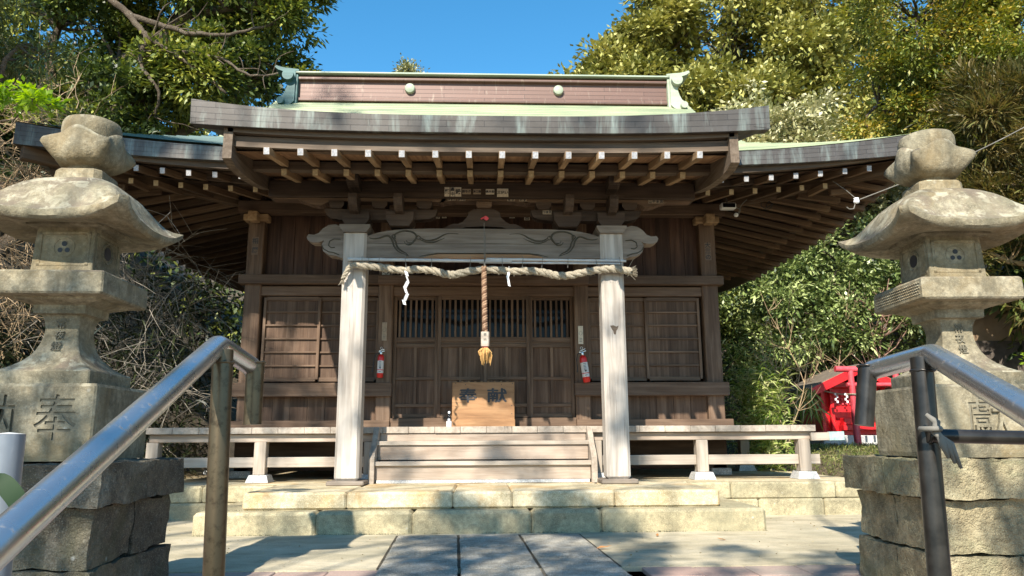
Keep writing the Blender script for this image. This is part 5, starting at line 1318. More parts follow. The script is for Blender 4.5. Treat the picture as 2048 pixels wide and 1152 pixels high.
for (x, z, wd, ht, ch, lb) in ((-0.806, 3.315, .05, .10, '竹', 'lowest slip at the far left behind the porch beam'), (-0.717, 3.335, .05, .12, '日成', 'two-character slip second from the left behind the porch beam'), (-0.633, 3.37, .06, .17, '三つ', 'pale slip with a ring third from the left behind the beam'),
                        (-0.555, 3.37, .055, .17, 'せりん', 'slip with three rounded signs fourth from the left behind the beam'), (-0.477, 3.37, .055, .16, '八根倉', 'dense dark slip fifth from the left behind the beam'), (-0.385, 3.385, .05, .11, '片中', 'first of three slips by the left foot of the frog-leg strut'),
                        (-0.322, 3.39, .05, .11, '一角', 'middle of three slips by the left foot of the frog-leg strut'), (-0.262, 3.39, .05, .11, '朱本', 'last of three slips by the left foot of the frog-leg strut'),
                        (0.335, 3.365, .065, .14, '水久市', 'slip nearest the right foot of the frog-leg strut'), (0.408, 3.375, .062, .12, 'のけ', 'two-sign slip second to the right of the strut'), (0.515, 3.355, .068, .17, '大ま吉', 'boldest slip with a large top character right of the strut'),
                        (0.627, 3.33, .055, .14, '八中山', 'slim slip fourth to the right of the strut'), (0.715, 3.31, .05, .12, '〇日', 'slip with a round sign at the far right behind the beam')):
    X, Zq = at_y(x + 0.0, z + 0.10, yb2); slip(X, yb2, Zq, wd * 1.12, ht * 1.12, ch, label=lb)
for (x, ch, lb, yy) in ((-0.36, '何田川', 'left slip on the arm above the strut', 7.928), (-0.25, '間勝川', 'second slip on the arm above the strut', 7.928), (0.30, '沢潮', 'third slip on the arm above the strut', 7.928), (0.43, '銀行', 'fourth slip on the arm above the strut', 7.928)):
    slip(x, yy, 3.399, .085, .022, ch, vertical=False, dark=True, label=lb)
slip(0.70, 7.935, 3.265, .10, .045, 'つまえ', vertical=False, dark=True, label='dark horizontal slip on the bracket arm right of the strut')
slip(1.92, 7.925, 3.393, .17, .04, '山中本店', vertical=False, dark=True, label='small browned slip on the arm at the right end of the porch')
slip(-2.97, 9.497, 3.27, .085, .24, '相鷹', dark=2, label='browned tall slip on the left corner post under the eaves')
slip(2.97, 9.497, 3.22, .085, .24, '大三の', dark=2, label='browned tall slip on the right corner post under the eaves')
slip(-1.27, 9.497, 2.93, .10, .09, '心', label='single-sign slip beside the left porch post above the rail')
# thin wire loops by the lintel
mb = MB(); mb.tube(cr([(-0.10, 7.86, 3.60), (-0.07, 7.80, 3.64), (-0.02, 7.80, 3.655), (0.0, 7.82, 3.61), (0.03, 7.80, 3.665), (0.05, 7.85, 3.605)], 5), .0035, 5)
tag(mb.build('cable_loop', M['black'], base=(0, 7.8, 3.6)), 'thin black cable loop above the middle of the lintel', 'cable')

# floodlight, insulator and cable under the right eave
fl = thing('floodlight', (3.13, 9.1, 3.70), 'small white floodlight under the right eave', 'floodlight')
mb = MB(); mb.box(3.02, 3.21, 8.98, 9.08, 3.655, 3.735, 0.012); mb.build('housing', M['white_plastic'], fl)
mb = MB(); mb.box(3.035, 3.195, 8.972, 8.98, 3.668, 3.722, 0.004); mb.build('lens', M['glass'], fl)
mb = MB(); mb.tube([(3.115, 9.05, 3.73), (3.115, 9.07, 3.82)], .01, 8); mb.tube(cr([(3.2, 9.05, 3.70), (3.28, 9.05, 3.66), (3.25, 9.05, 3.60), (3.30, 9.06, 3.72), (3.38, 9.06, 3.80)], 5), .006, 6); mb.build('bracket', M['twine'], fl)
mb = MB(); mb.lathe([(0.0, -.03), (0.025, -.02), (0.03, 0), (0.02, .02), (0.0, .03)], (3.215, 9.03, 3.585), 12); mb.build('sensor', M['white_plastic'], fl, smooth='all')
mb = MB(); mb.tube(cr([(3.62, 9.2, 3.80), (3.60, 9.15, 3.74), (3.68, 9.15, 3.70), (3.74, 9.15, 3.75), (3.72, 9.2, 3.82), (3.66, 9.15, 3.72), (3.76, 9.15, 3.78)], 6), .006, 5)
tag(mb.build('cable_coil', M['black'], base=(3.7, 9.2, 3.75)), 'loose black cable coil hanging under the right eave', 'cable')
ins = thing('cable_insulator', (4.25, 8.0, 3.44), 'white porcelain insulator under the corner of the right eave', 'insulator')
mb = MB(); mb.lathe([(0.0, -.03), (0.028, -.022), (0.034, 0), (0.022, .02), (0.03, .035), (0.0, .045)], (4.25, 8.0, 3.44), 16); mb.build('knob', M['paper_white'], ins, smooth='all')
mb = MB(); mb.tube([(4.23, 8.0, 3.40), (4.21, 8.0, 3.35), (4.16, 8.0, 3.345), (4.13, 8.0, 3.37)], .006, 6); mb.tube([(4.25, 8.0, 3.47), (4.2, 8.1, 3.60), (4.1, 8.2, 3.75)], .004, 6); mb.build('hook', M['twine'], ins)
mb = MB(); P = [Vector((4.26, 8.0, 3.45)).lerp(Vector((8.3, 6.5, 5.9)), i / 20) - Vector((0, 0, .35 * math.sin(math.pi * i / 20))) for i in range(21)]; mb.tube(P, .006, 6)
tag(mb.build('overhead_cable', M['twine'], base=(4.26, 8.0, 3.45)), 'grey overhead cable rising from the white insulator past the right lantern', 'cable')
# plank with pale blue-green copper cap at the veranda's right end
t = thing('capped_plank', (3.95, 8.5, 0.80), 'short plank with verdigris copper cap sticking out beyond the right end of the veranda', 'plank')
MB().beam((3.72, 8.52, 0.805), (3.99, 8.5, 0.81), .05, .09, .005).build('plank', M['wood_floor'], t)
mb = MB(); mb.beam((3.92, 8.5, 0.81), (4.09, 8.49, 0.813), .058, .098, .004); mb.build('copper_cap', plain('pale_verdigris', (0.30, 0.42, 0.40), 0.6, var=0.35, scale=25), t)

# ================================================================ little red shrine, gate and sheds at the right
hk = thing('small_red_shrine', (6.45, 13.4, 0.62), 'small bright red shrine on pale stones beyond the right end of the hall', 'small shrine')
zb = 0.88; sx0, sx1 = 6.05, 7.25; sy0, sy1 = 13.3, 14.2
def rb(nm, *a, m='red_paint', par=None, bev=.008, axis=None): mb = MB(); mb.box(*a, bev, axis=axis); return mb.build(nm, M[m], par or hk)
rb('wall', sx0 + .05, sx1 - .05, sy0 + .12, sy1, zb, 1.78); rb('wall', sx0, sx0 + .05, sy0 + .05, sy1, zb, 1.72)
for x in (sx0, 6.22, 7.05, sx1 - .07): rb('post', x, x + .07, sy0, sy0 + .07, zb, 1.75)
rb('base_frame', sx0 - .06, sx1 + .06, sy0 - .10, sy1 + .02, zb - .06, zb + .02); rb('step', 6.32, 7.0, sy0 - .22, sy0 - .02, zb + .02, zb + .12); rb('beam', sx0 - .05, sx1 + .05, sy0 - .01, sy0 + .08, 1.66, 1.76)
rb('step', 6.38, 6.95, sy0 - .12, sy0 + .03, zb + .12, zb + .24)
mb = MB()
for i in range(10):
    for j in range(3): x = 6.33 + i * .07; mb.box(x, x + .045, sy0 + .09, sy0 + .11, 1.36 + j * .075, 1.40 + j * .075)
mb.build('lattice', M['red_pale'], hk); rb('door', 6.3, 6.66, sy0 + .09, sy0 + .12, zb + .24, 1.33); rb('door', 6.68, 7.04, sy0 + .09, sy0 + .12, zb + .24, 1.33)
cx = 6.65; rfz = 2.06
for sg in (-1, 1):
    pl = [(cx, rfz), (cx + sg * .92, rfz - .42), (cx + sg * .92, rfz - .50), (cx, rfz - .07)]
    mb = MB(); mb.prism(pl, sy0 - .30, sy1 + .15, 'xz'); mb.build('roof', plain('brown_sheet_roof', (0.16, 0.13, 0.10), 0.7, var=0.3), hk)
    pl = [(cx, rfz - .02), (cx + sg * .90, rfz - .43), (cx + sg * .86, rfz - .56), (cx, rfz - .17)]
    mb = MB(); mb.prism(pl, sy0 - .34, sy0 - .30, 'xz'); mb.build('gable_board', M['red_paint'], hk)
mb = MB(); mb.tube(cr([(6.1, sy0 - .05, 1.60), (6.4, sy0 - .06, 1.54), (6.9, sy0 - .06, 1.55), (7.2, sy0 - .05, 1.60)], 6), .015, 6); r0 = mb.build('straw_rope', M['rope'], hk)
mb = MB()
for x in (6.30, 6.48, 6.66, 6.9):
    for k in range(4): mb.box(x + (.015 if k % 2 else -.015) - .015, x + (.015 if k % 2 else -.015) + .018, sy0 - .085, sy0 - .08, 1.52 - k * .045, 1.56 - k * .045)
mb.build('paper_streamer', M['paper_white'], r0)
for x0_, x1_ in ((5.98, 6.55), (6.62, 7.3)): rb('stone_footing', x0_, x1_, sy0 - .15, sy1 + .1, 0.55, zb - .062, m='stone_granite', bev=.02)
tg = thing('red_gate', (6.55, 12.6, 0.62), 'faded red gate post and crossbar standing before the small red shrine', 'shrine gate')
for x in (6.24, 7.02): mb = MB(); mb.tube([(x + (.02 if x < 6.6 else -.02), 12.5, 0.5), (x, 12.5, 1.90)], [.060, .048], 16); mb.build('gate_post', M['red_pale'], tg, smooth=True)
mb = MB(); mb.tube([(5.98, 12.5, 1.925), (6.6, 12.5, 1.915), (7.28, 12.5, 1.925)], .05, 14); mb.build('top_crossbar', M['red_pale'], tg, smooth=True)
mb = MB(); mb.tube([(6.16, 12.5, 1.66), (7.1, 12.5, 1.66)], .035, 12); mb.build('lower_crossbar', M['red_pale'], tg, smooth=True)
mb = MB(); mb.tube([(6.24 + .062 * math.cos(a), 12.5 + .062 * math.sin(a), 1.50) for a in [i * .5 for i in range(14)]], .012, 6); mb.tube(cr([(6.2, 12.44, 1.50), (6.6, 12.42, 1.46), (7.05, 12.44, 1.5)], 6), .014, 6); mb.build('straw_rope', M['rope'], tg)
mbr = MB()
for k in range(5): mbr.box(6.32 + k * .15, 6.36 + k * .15, 12.39, 12.395, 1.34, 1.46)
mbr.build('paper_streamer', M['paper_white'], tg)
# sheds
tan = plain('tan_plywood', (0.36, 0.245, 0.15), 0.8, var=0.2, scale=3); dkb = plain('dark_shed_board', (0.10, 0.08, 0.065), 0.85, var=0.3, scale=6); tin = plain('grey_tin_roof', (0.30, 0.30, 0.28), 0.5, 0.3, var=0.2)
sd = thing('open_shed', (9.0, 16.5, 0.7), 'low brown shed with sloping metal roof behind the red shrine', 'shed')
mb = MB(); mb.prism([(7.9, 2.72), (10.3, 3.98), (10.3, 4.06), (7.9, 2.80)], 15.2, 18.5, 'xz'); mb.build('roof', tin, sd)
mb = MB(); mb.box(8.2, 8.3, 15.6, 15.7, .5, 2.95); mb.box(9.9, 10.0, 15.6, 15.7, .5, 3.75); mb.build('shed_post', M['wood_wall'], sd)
mb = MB(); mb.box(8.3, 9.9, 15.7, 15.75, .6, 2.5); mb.build('wall', M['wood_trim'], sd); mb = MB(); mb.prism([(8.3, 2.5), (9.9, 2.5), (9.9, 3.75), (8.3, 2.92)], 16.6, 16.65, 'xz'); mb.build('wall', dkb, sd)
mb = MB(); mb.tube([(8.98, 15.0, .6), (8.98, 15.0, 2.82)], .045, 12); mb.build('drain_pipe', plain('pale_blue_pipe', (0.50, 0.66, 0.70), 0.4), sd, smooth=True)
s2 = thing('storehouse', (12.5, 17.5, 0.7), 'tan-walled storehouse with tin roof behind the right lantern', 'storehouse')
mb = MB(); mb.box(10.55, 16, 16.4, 20, .5, 3.9, 0.02); mb.build('wall', tan, s2)
mb = MB(); mb.prism([(15.6, 3.86), (15.6, 3.92), (18.2, 5.2), (20.8, 3.92), (20.8, 3.86), (18.2, 5.12)], 10.3, 16.3, 'yz'); mb.build('roof', tin, s2)
mb = MB()
for i in range(40): mb.box(10.3 + i * .15, 10.38 + i * .15, 15.56, 15.6, 3.82, 3.90)
mb.build('corrugated_edge', tin, s2)
mb = MB(); mb.box(10.7, 15.5, 16.37, 16.40, 1.0, 2.9); mb.build('dark_opening', dkb, s2)
# ================================================================ vegetation
M['leaf_gold'] = leafmat('golden_green_leaves', [(0.05, 0.06, 0.015), (0.15, 0.16, 0.035), (0.32, 0.315, 0.08), (0.52, 0.48, 0.17)], 0.10, 0.5)
M['leaf_pale'] = leafmat('pale_cream_leaves', [(0.07, 0.09, 0.03), (0.25, 0.26, 0.10), (0.46, 0.44, 0.23), (0.66, 0.62, 0.40)], 0.10, 0.45)  # pale cream-green leaf colours
M['leaf_olive'] = leafmat('olive_fine_leaves', [(0.035, 0.055, 0.012), (0.12, 0.16, 0.025), (0.26, 0.27, 0.05), (0.40, 0.28, 0.05)], 0.2, 0.5)
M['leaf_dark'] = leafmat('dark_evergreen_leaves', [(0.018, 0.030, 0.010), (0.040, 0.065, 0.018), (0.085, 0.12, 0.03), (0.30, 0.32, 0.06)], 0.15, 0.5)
M['leaf_left'] = leafmat('left_evergreen_leaves', [(0.018, 0.034, 0.010), (0.055, 0.085, 0.02), (0.16, 0.20, 0.04), (0.42, 0.42, 0.09)], 0.18, 0.5)
M['leaf_gloss'] = leafmat('glossy_green_leaves', [(0.02, 0.035, 0.01), (0.07, 0.11, 0.03), (0.24, 0.30, 0.09), (0.52, 0.58, 0.26)], 0.10, 0.42, 0.6)
M['leaf_bright'] = leafmat('bright_green_leaves', [(0.12, 0.22, 0.015), (0.24, 0.36, 0.03), (0.38, 0.50, 0.07)], 0.45, 0.35)
M['leaf_sasa'] = leafmat('sunny_bamboo_grass', [(0.10, 0.16, 0.03), (0.24, 0.32, 0.07), (0.42, 0.46, 0.16), (0.60, 0.56, 0.32)], 0.35, 0.4)
M['leaf_shade'] = leafmat('shade_dark_leaves', [(0.010, 0.017, 0.007), (0.024, 0.034, 0.013), (0.055, 0.065, 0.028)], 0.2, 0.35)  # leaf colours darkened to stand for the deep shade on the left
M['needle'] = leafmat('podocarp_needles', [(0.04, 0.06, 0.018), (0.11, 0.14, 0.04), (0.24, 0.26, 0.09)], 0.2, 0.4)
M['rust'] = leafmat('rusty_conifer_sprays', [(0.035, 0.045, 0.012), (0.09, 0.085, 0.022), (0.19, 0.14, 0.05), (0.11, 0.13, 0.03)], 0.25, 0.5)
M['straw'] = leafmat('dry_straw_grass', [(0.20, 0.155, 0.08), (0.36, 0.29, 0.16), (0.52, 0.43, 0.26)], 0.25, 0.6)
M['grass'] = leafmat('short_green_grass', [(0.06, 0.09, 0.02), (0.16, 0.20, 0.05), (0.36, 0.33, 0.13)], 0.3, 0.5)
M['deadleaf'] = leafmat('fallen_orange_leaf', [(0.42, 0.17, 0.05), (0.50, 0.26, 0.10)], 0.2, 0.6)
def g(z): return z
# right side trees
tree('evergreen_tree', 'large golden-green domed tree against the sky behind the roof, right of centre', (8.5, 25, 3.0),
     [(5.6, 23.5, 11.3, 3.0, 2.4, 2.6, 520), (8.6, 24, 13.8, 4.0, 2.8, 3.6, 900), (12.2, 24, 13.6, 3.8, 2.8, 4.0, 800), (9.2, 22.6, 10.6, 3.4, 2.0, 2.2, 500), (4.3, 23.2, 12.2, 1.7, 1.4, 1.5, 230), (5.9, 23.2, 14.3, 1.6, 1.4, 1.7, 220), (2.5, 23.4, 11.9, .9, .8, .6, 70)],
     'leaf_gold', (0.23, 0.12), 32, 0.42, 0.38, twigs=110, tone_by=lambda C, O: np.clip(0.62 + 0.12 * np.sin(C[:, 0] * 3) * np.cos(C[:, 2] * 2) + rg.normal(0, .2, len(C)), 0, 1))
tree('evergreen_tree', 'pale cream-green leafy tree just above the right roof corner', (7.6, 18.2, 2.0),
     [(6.6, 17.8, 7.9, 1.7, 1.4, 1.7, 330), (8.3, 17.8, 8.0, 1.9, 1.4, 1.6, 330), (7.4, 17.2, 6.6, 2.4, 1.2, 1.4, 300), (9.6, 17.2, 6.4, 1.4, 1.1, 1.4, 170)],
     'leaf_pale', (0.15, 0.08), 34, 0.28, 0.2, twigs=50, tone_by=lambda C, O: np.clip(0.62 + rg.normal(0, .22, len(C)), 0, 1))
tree('evergreen_tree', 'olive and orange tinged fine-leaved tree at the upper right', (13.6, 14.5, 1.4),
     [(8.6, 13.2, 8.9, 1.7, 1.5, 1.7, 420), (10.6, 13.2, 8.6, 2.0, 1.7, 2.4, 520), (9.6, 12.6, 7.0, 1.9, 1.3, 1.3, 330), (8.0, 13.8, 7.4, 1.1, 1.0, 1.1, 160)],
     'leaf_olive', (0.088, 0.045), 54, 0.24, 0.22, twigs=90, tone_by=lambda C, O: np.clip(0.55 + 0.12 * np.sin(C[:, 2] * 4) + rg.normal(0, .2, len(C)), 0, 1))
tree('conifer_tree', 'rust-brown drooping conifer at the right edge behind the lantern', (13.2, 12.5, 0.9),
     [(9.3, 11.6, 4.9, 1.3, 1.1, 1.2, 190), (10.0, 11.4, 3.5, 1.4, 1.0, 1.2, 190), (9.0, 11.8, 6.2, 1.0, 0.9, 0.8, 120), (8.5, 12.0, 3.9, 0.7, .7, .8, 60)],
     'rust', (0.24, 0.022), 60, 0.30, 0.16, twigs=190, bark='bark_pale', droop=0.12, segs=2)
tree('broadleaf_shrub', 'tall glossy-leaved bush between the right eave and the lantern', (6.9, 15.2, 0.8),
     [(6.4, 15.6, 4.0, 1.2, .9, 1.0, 200), (7.6, 15.2, 4.4, 1.2, .9, 1.2, 200), (7.0, 14.6, 2.9, 1.3, .8, .9, 190), (5.9, 15.8, 2.8, 1.1, .8, 1.0, 170), (8.5, 14.8, 3.2, 1.0, .8, 1.2, 150)],
     'leaf_gloss', (0.12, 0.058), 34, 0.27, 0.10, cat='bush', twigs=50, tone_by=lambda C, O: np.clip(0.55 + rg.normal(0, .22, len(C)), 0, 1))
tree('broadleaf_shrub', 'dark bush beyond the right-hand back corner of the veranda', (5.6, 18.2, 0.8),
     [(5.6, 17.6, 3.4, 1.3, .9, 1.6, 220), (4.4, 18.6, 3.0, 1.2, .9, 1.4, 150), (7.6, 18.6, 4.6, 1.8, 1.0, 1.8, 220)],
     'leaf_dark', (0.13, 0.06), 34, 0.3, 0.10, cat='bush', twigs=40)
tree('evergreen_tree', 'green bushy shrub at the right edge beside the storehouse', (9.3, 10.6, 0.5),
     [(9.0, 10.4, 2.6, .75, .6, .75, 130), (8.6, 10.6, 1.7, .6, .5, .5, 80), (9.9, 10.6, 2.2, .8, .6, .9, 110)],
     'leaf_bright', (0.085, 0.04), 34, 0.18, 0.05, cat='bush', twigs=40)
# far woods closing the view on both sides
def woods(name, label, pts, n, R_, mat, L):
    C, O = [], []
    for (x, y, z, rx, ry, rz, k) in pts:
        d = unit(rg.normal(0, 1, (k, 3))); C.append(np.array([x, y, z]) + d * np.array([rx, ry, rz]) * rg.uniform(.5, 1.05, (k, 1))); O.append(d)
    C, O = np.concatenate(C), np.concatenate(O); V, F, rv = rosettes(C, O, n, R_, L[0], L[1], .2)
    o = raw_mesh(name, V, F, rv, M[mat]); tag(o, label, kind='stuff'); return o
woods('far_woods', 'dark mass of woodland behind the trees', [(14, 30, 9, 7, 3, 8, 800), (20, 26, 8, 6, 4, 8, 600), (-9, 24, 6, 6, 3, 6.5, 900), (-16, 20, 9, 6, 4, 9, 800), (10, 22, 4, 5, 2, 4, 500), (13, 19.5, 7, 2.6, 2, 3.5, 400), (-3.5, 25, 5, 4, 2, 5, 400), (3, 27, 5, 4, 2, 4.5, 300), (12.5, 15.5, 6.2, 1.6, 1.2, 3.6, 260)], 24, .6, 'leaf_dark', (0.30, 0.13))
# left side
tone_l = lambda C, O: np.clip(0.55 + 0.15 * np.sin(C[:, 0] * 2.2 + C[:, 2]) + rg.normal(0, .2, len(C)), 0, 1)
TL = tree('evergreen_tree', 'big dark evergreen with bare limbs and yellow-green tips at the upper left', (-9.2, 13.5, 4.0),
     [(-8.2, 13.4, 8.6, 2.0, 1.6, 1.6, 560), (-6.0, 13.6, 9.3, 1.7, 1.4, 1.3, 480), (-4.3, 13.4, 9.2, 1.25, 1.1, 0.9, 280), (-5.4, 13.2, 7.5, 1.5, 1.1, 0.9, 330), (-7.3, 13.0, 6.7, 1.7, 1.1, 1.1, 340), (-3.55, 13.4, 9.9, .7, .7, .6, 60), (-4.1, 13.6, 7.9, .8, .8, .5, 70)],
     'leaf_left', (0.13, 0.058), 34, 0.24, 0.30, fork=0.4, twigs=120, tone_by=tone_l)
for pts_, r0 in (([(-8.2, 12.8, 9.2), (-7.4, 12.0, 8.9), (-6.70, 11.8, 8.42), (-6.13, 11.7, 7.95), (-5.77, 11.7, 7.53), (-5.37, 11.7, 7.28), (-4.87, 11.8, 6.93), (-4.43, 11.9, 6.6)], .10),
                 ([(-6.13, 11.7, 7.95), (-5.53, 11.8, 7.77), (-4.93, 11.9, 7.68), (-4.34, 12.0, 7.79), (-3.75, 12.2, 8.08)], .075), ([(-5.77, 11.7, 7.53), (-5.81, 11.7, 7.01), (-5.5, 11.8, 6.55), (-5.65, 12, 6.2)], .06),
                 ([(-5.37, 11.7, 7.28), (-4.64, 11.8, 7.21), (-4.03, 11.9, 6.94), (-3.52, 12.0, 7.04)], .05), ([(-6.7, 11.8, 8.42), (-6.2, 11.7, 8.8), (-5.5, 11.8, 8.9), (-4.9, 12, 9.3)], .06)):
    Q_ = cr([(a * 1.05, b + .75, .82 + (c - .82) * 1.055) for a, b, c in pts_], 5); n_ = len(Q_); r0 *= .85; mb = MB(); mb.tube([q + Vector((rnd.gauss(0, .012), 0, rnd.gauss(0, .012))) for q in Q_], [r0 * (1 - .72 * i / n_) for i in range(n_)], 8)
    for k in range(9):
        q = Q_[rnd.randint(2, n_ - 1)]; limb(mb, q, q + Vector((rnd.uniform(-.2, .9), rnd.uniform(-.4, .4), rnd.uniform(-.5, .7))), r0 * .28, .006, .2, 5, 4)
    mb.build('limb', M['bark'], TL, smooth='all')
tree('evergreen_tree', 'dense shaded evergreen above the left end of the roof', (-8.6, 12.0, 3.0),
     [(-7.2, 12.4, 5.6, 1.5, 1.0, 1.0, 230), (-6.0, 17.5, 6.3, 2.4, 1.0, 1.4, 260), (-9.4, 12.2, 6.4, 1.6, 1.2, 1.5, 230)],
     'leaf_dark', (0.12, 0.048), 34, 0.25, 0.18, twigs=50, tone_by=lambda C, O: np.clip(0.2 + 0.3 * O[:, 2] + rg.normal(0, .1, len(C)), 0, 1))  # upward twigs get lighter leaves: light from above put into the tone
tree('needle_tree', 'long-needled tree hanging in at the top left corner', (-6.6, 7.5, 2.2),
     [(-5.1, 7.2, 5.7, .75, .6, .55, 80), (-4.9, 7.4, 4.9, .45, .5, .4, 30), (-5.6, 7.0, 5.0, .6, .6, .6, 60)],
     'needle', (0.13, 0.014), 40, 0.20, 0.09, twigs=50, droop=0.35, segs=2)
tree('leafy_branch', 'bright yellow-green leafy branch tips at the left edge', (-3.5, 4.6, 2.6),
     [(-2.86, 4.3, 2.93, .16, .14, .10, 16), (-2.73, 4.3, 2.80, .16, .12, .07, 16), (-2.95, 4.35, 2.78, .12, .12, .08, 10)],
     'leaf_bright', (0.052, 0.026), 16, 0.05, 0.012, cat='branch', twigs=16)
tree('far_tree', 'pale bare-topped tree peeping over the ridge at the centre left', (-3.2, 29, 6),
     [(-3.3, 28, 14.9, .9, .8, .75, 60), (-2.6, 28, 14.6, .6, .6, .5, 25)], 'leaf_pale', (0.16, 0.06), 16, 0.3, 0.12, twigs=60, bark='bark_grey')
tree('far_tree', 'pale tree showing just over the ridge at the right', (2.6, 30, 6),
     [(3.0, 29, 13.2, 1.3, .9, .9, 110)], 'leaf_pale', (0.18, 0.07), 20, 0.35, 0.12, twigs=30, bark='bark_grey')
twig_bush('bare_twig_thicket', 'grey bare twig thicket between the left lantern and the hall', (-5.2, 11.4, 1.2), ((-5.4, -3.8), (9.3, 10.6), (1.2, 3.5)), 220, 'bark_grey', 0.007, 1.3, 'thicket', (0.25, -0.2, -0.15), 0.6, 4)
twig_bush('dry_vine_tangle', 'brown dry vine tangle on the sunny bank at the left edge', (-6.4, 8.6, 2.0), ((-7.4, -5.2), (8.2, 9.4), (2.0, 5.1)), 560, 'bark_pale', 0.006, 0.9, 'vines', (0.3, -0.2, 0.1), 0.9, 4)
blades('dry_grass_bank', 'dry straw grass on the left bank', (-6.4, 8.6, 2.0), ((-7.6, -4.9), (7.8, 9.6), (1.6, 4.6)), 3600, 'straw', 0.30, 0.016, kind='stuff', upward=0.1, height=lambda P: np.array([terrain(x, y) + rg.uniform(0, .5) for x, y in P[:, :2]]))
blades('bamboo_thicket', 'dark bamboo-leaf undergrowth between the left lantern and the hall', (-4.9, 10.2, 0.4), ((-6.6, -3.6), (9.2, 11.0), (0.2, 2.9)), 9000, 'leaf_shade', 0.20, 0.022, 'bamboo grass', 0.2, 0.4)
blades('undergrowth', 'shaded leafy undergrowth behind the left lantern', (-5, 8, 0.5), ((-7.5, -3.9), (6.4, 10.0), (0.0, 3.4)), 11000, 'leaf_shade', 0.13, 0.035, kind='stuff', upward=0.3, height=lambda P: np.array([terrain(x, y) + rg.uniform(0, .7) for x, y in P[:, :2]]))
blades('bamboo_grass', 'sunlit bamboo grass clump at the right end of the veranda', (4.6, 10.2, 0.4), ((3.82, 4.25), (10.2, 11.4), (0.35, 1.75)), 2000, 'leaf_sasa', 0.21, 0.026, 'bamboo grass', 0.55, 0.35)
blades('bamboo_grass', 'taller thinner bamboo grass behind the sunlit clump', (5.3, 11.6, 0.5), ((4.0, 4.9), (11.8, 12.8), (0.5, 2.4)), 1700, 'leaf_sasa', 0.17, 0.020, 'bamboo grass', 0.5, 0.35)
blades('grass', 'dry grass and weeds among the rocks at the right', (4.6, 9.5, 0.3), ((4.15, 8.0), (8.3, 13.0), (0, 0)), 11000, 'grass', 0.15, 0.010, kind='stuff', upward=1.0, height=lambda P: np.array([terrain(x, y) for x, y in P[:, :2]]))
blades('fern_leaves', 'broad drooping leaf spray beside the small red shrine', (5.85, 12.7, 1.2), ((5.55, 5.72), (12.7, 13.0), (1.15, 1.6)), 90, 'leaf_sasa', 0.30, 0.04, 'plant', 0.0, 0.8)
def stems(name, label, base, n, h, mat, r_, spread, cat='shrub', lean=(0, 0), sub=5):
    mb = MB()
    for k in range(n):
        a = rnd.uniform(0, 6.28); d = Vector((math.cos(a) * spread + lean[0], math.sin(a) * spread + lean[1], 1)).normalized(); p = Vector(base) + Vector((rnd.gauss(0, .15), rnd.gauss(0, .1), 0)); pts = [p]; hh = h * rnd.uniform(.7, 1.1)
        for i in range(8): d = (d + Vector((rnd.gauss(0, .09), rnd.gauss(0, .09), .05))).normalized(); pts.append(pts[-1] + d * hh / 8)
        mb.tube(pts, [r_ * (1 - .1 * i) for i in range(9)], 5, False)
        for j in range(sub):
            i = rnd.randint(3, 7); q = pts[i]; e = (Vector((rnd.gauss(0, 1), rnd.gauss(0, 1), .6))).normalized(); l2 = hh * rnd.uniform(.15, .35) * (1.2 - i / 9)
            m1 = q + e * l2 * .5; e2 = (e + Vector((0, 0, .5))).normalized(); m2 = m1 + e2 * l2 * .5; mb.tube([q, m1, m2], [r_ * .5, r_ * .35, r_ * .15], 4, False)
            for w_ in range(2): e3 = (e + Vector((rnd.gauss(0, .6), rnd.gauss(0, .6), rnd.gauss(.2, .4)))).normalized(); mb.tube([m1, m1 + e3 * l2 * .45], [r_ * .25, r_ * .12], 3, False)
    return tag(mb.build(name, M[mat], base=base), label, cat)
stems('bare_shrub', 'pale bare-stemmed shrub rising from the bamboo grass', (4.15, 10.8, .4), 7, 2.5, 'bark_pale', .010, .22, lean=(.05, 0), sub=8)
stems('bare_tree', 'slender reddish bare tree above the small red shrine', (7.25, 13.8, .5), 1, 4.4, 'bark_red', .03, .02, 'tree', sub=38)
stems('bare_tree', 'second slim bare tree between the bush and the eave', (6.3, 13.9, .5), 2, 3.4, 'bark_pale', .014, .12, 'tree', sub=16)
# rocks on the bank to the right
k = 0
for (x, y, s_, lb) in ((4.55, 9.0, .30, 'flat reddish rock nearest the veranda end'), (4.30, 10.4, .42, 'large grey boulder behind the veranda end post'), (4.95, 8.75, .26, 'rough boulder left of the right lantern base'), (5.5, 9.0, .34, 'grey mossy boulder behind the right lantern base'), (4.0, 10.0, .25, 'squared grey block under the far end of the veranda'),
                   (6.2, 9.9, .3, 'half-buried boulder in the weeds before the red gate')):
    mb = MB(); rough_block(mb, x - s_ * .6, x + s_ * .6, y - s_ * .5, y + s_ * .5, terrain(x, y) - .1, terrain(x, y) + s_ * .75, 0.13 * s_ * 2, 4, .04, k * 5.0 + 1); k += 1
    tag(mb.build('rock', M['rock'], base=(x, y, terrain(x, y)), smooth='all'), lb, 'rock', 'rocks on the right bank')
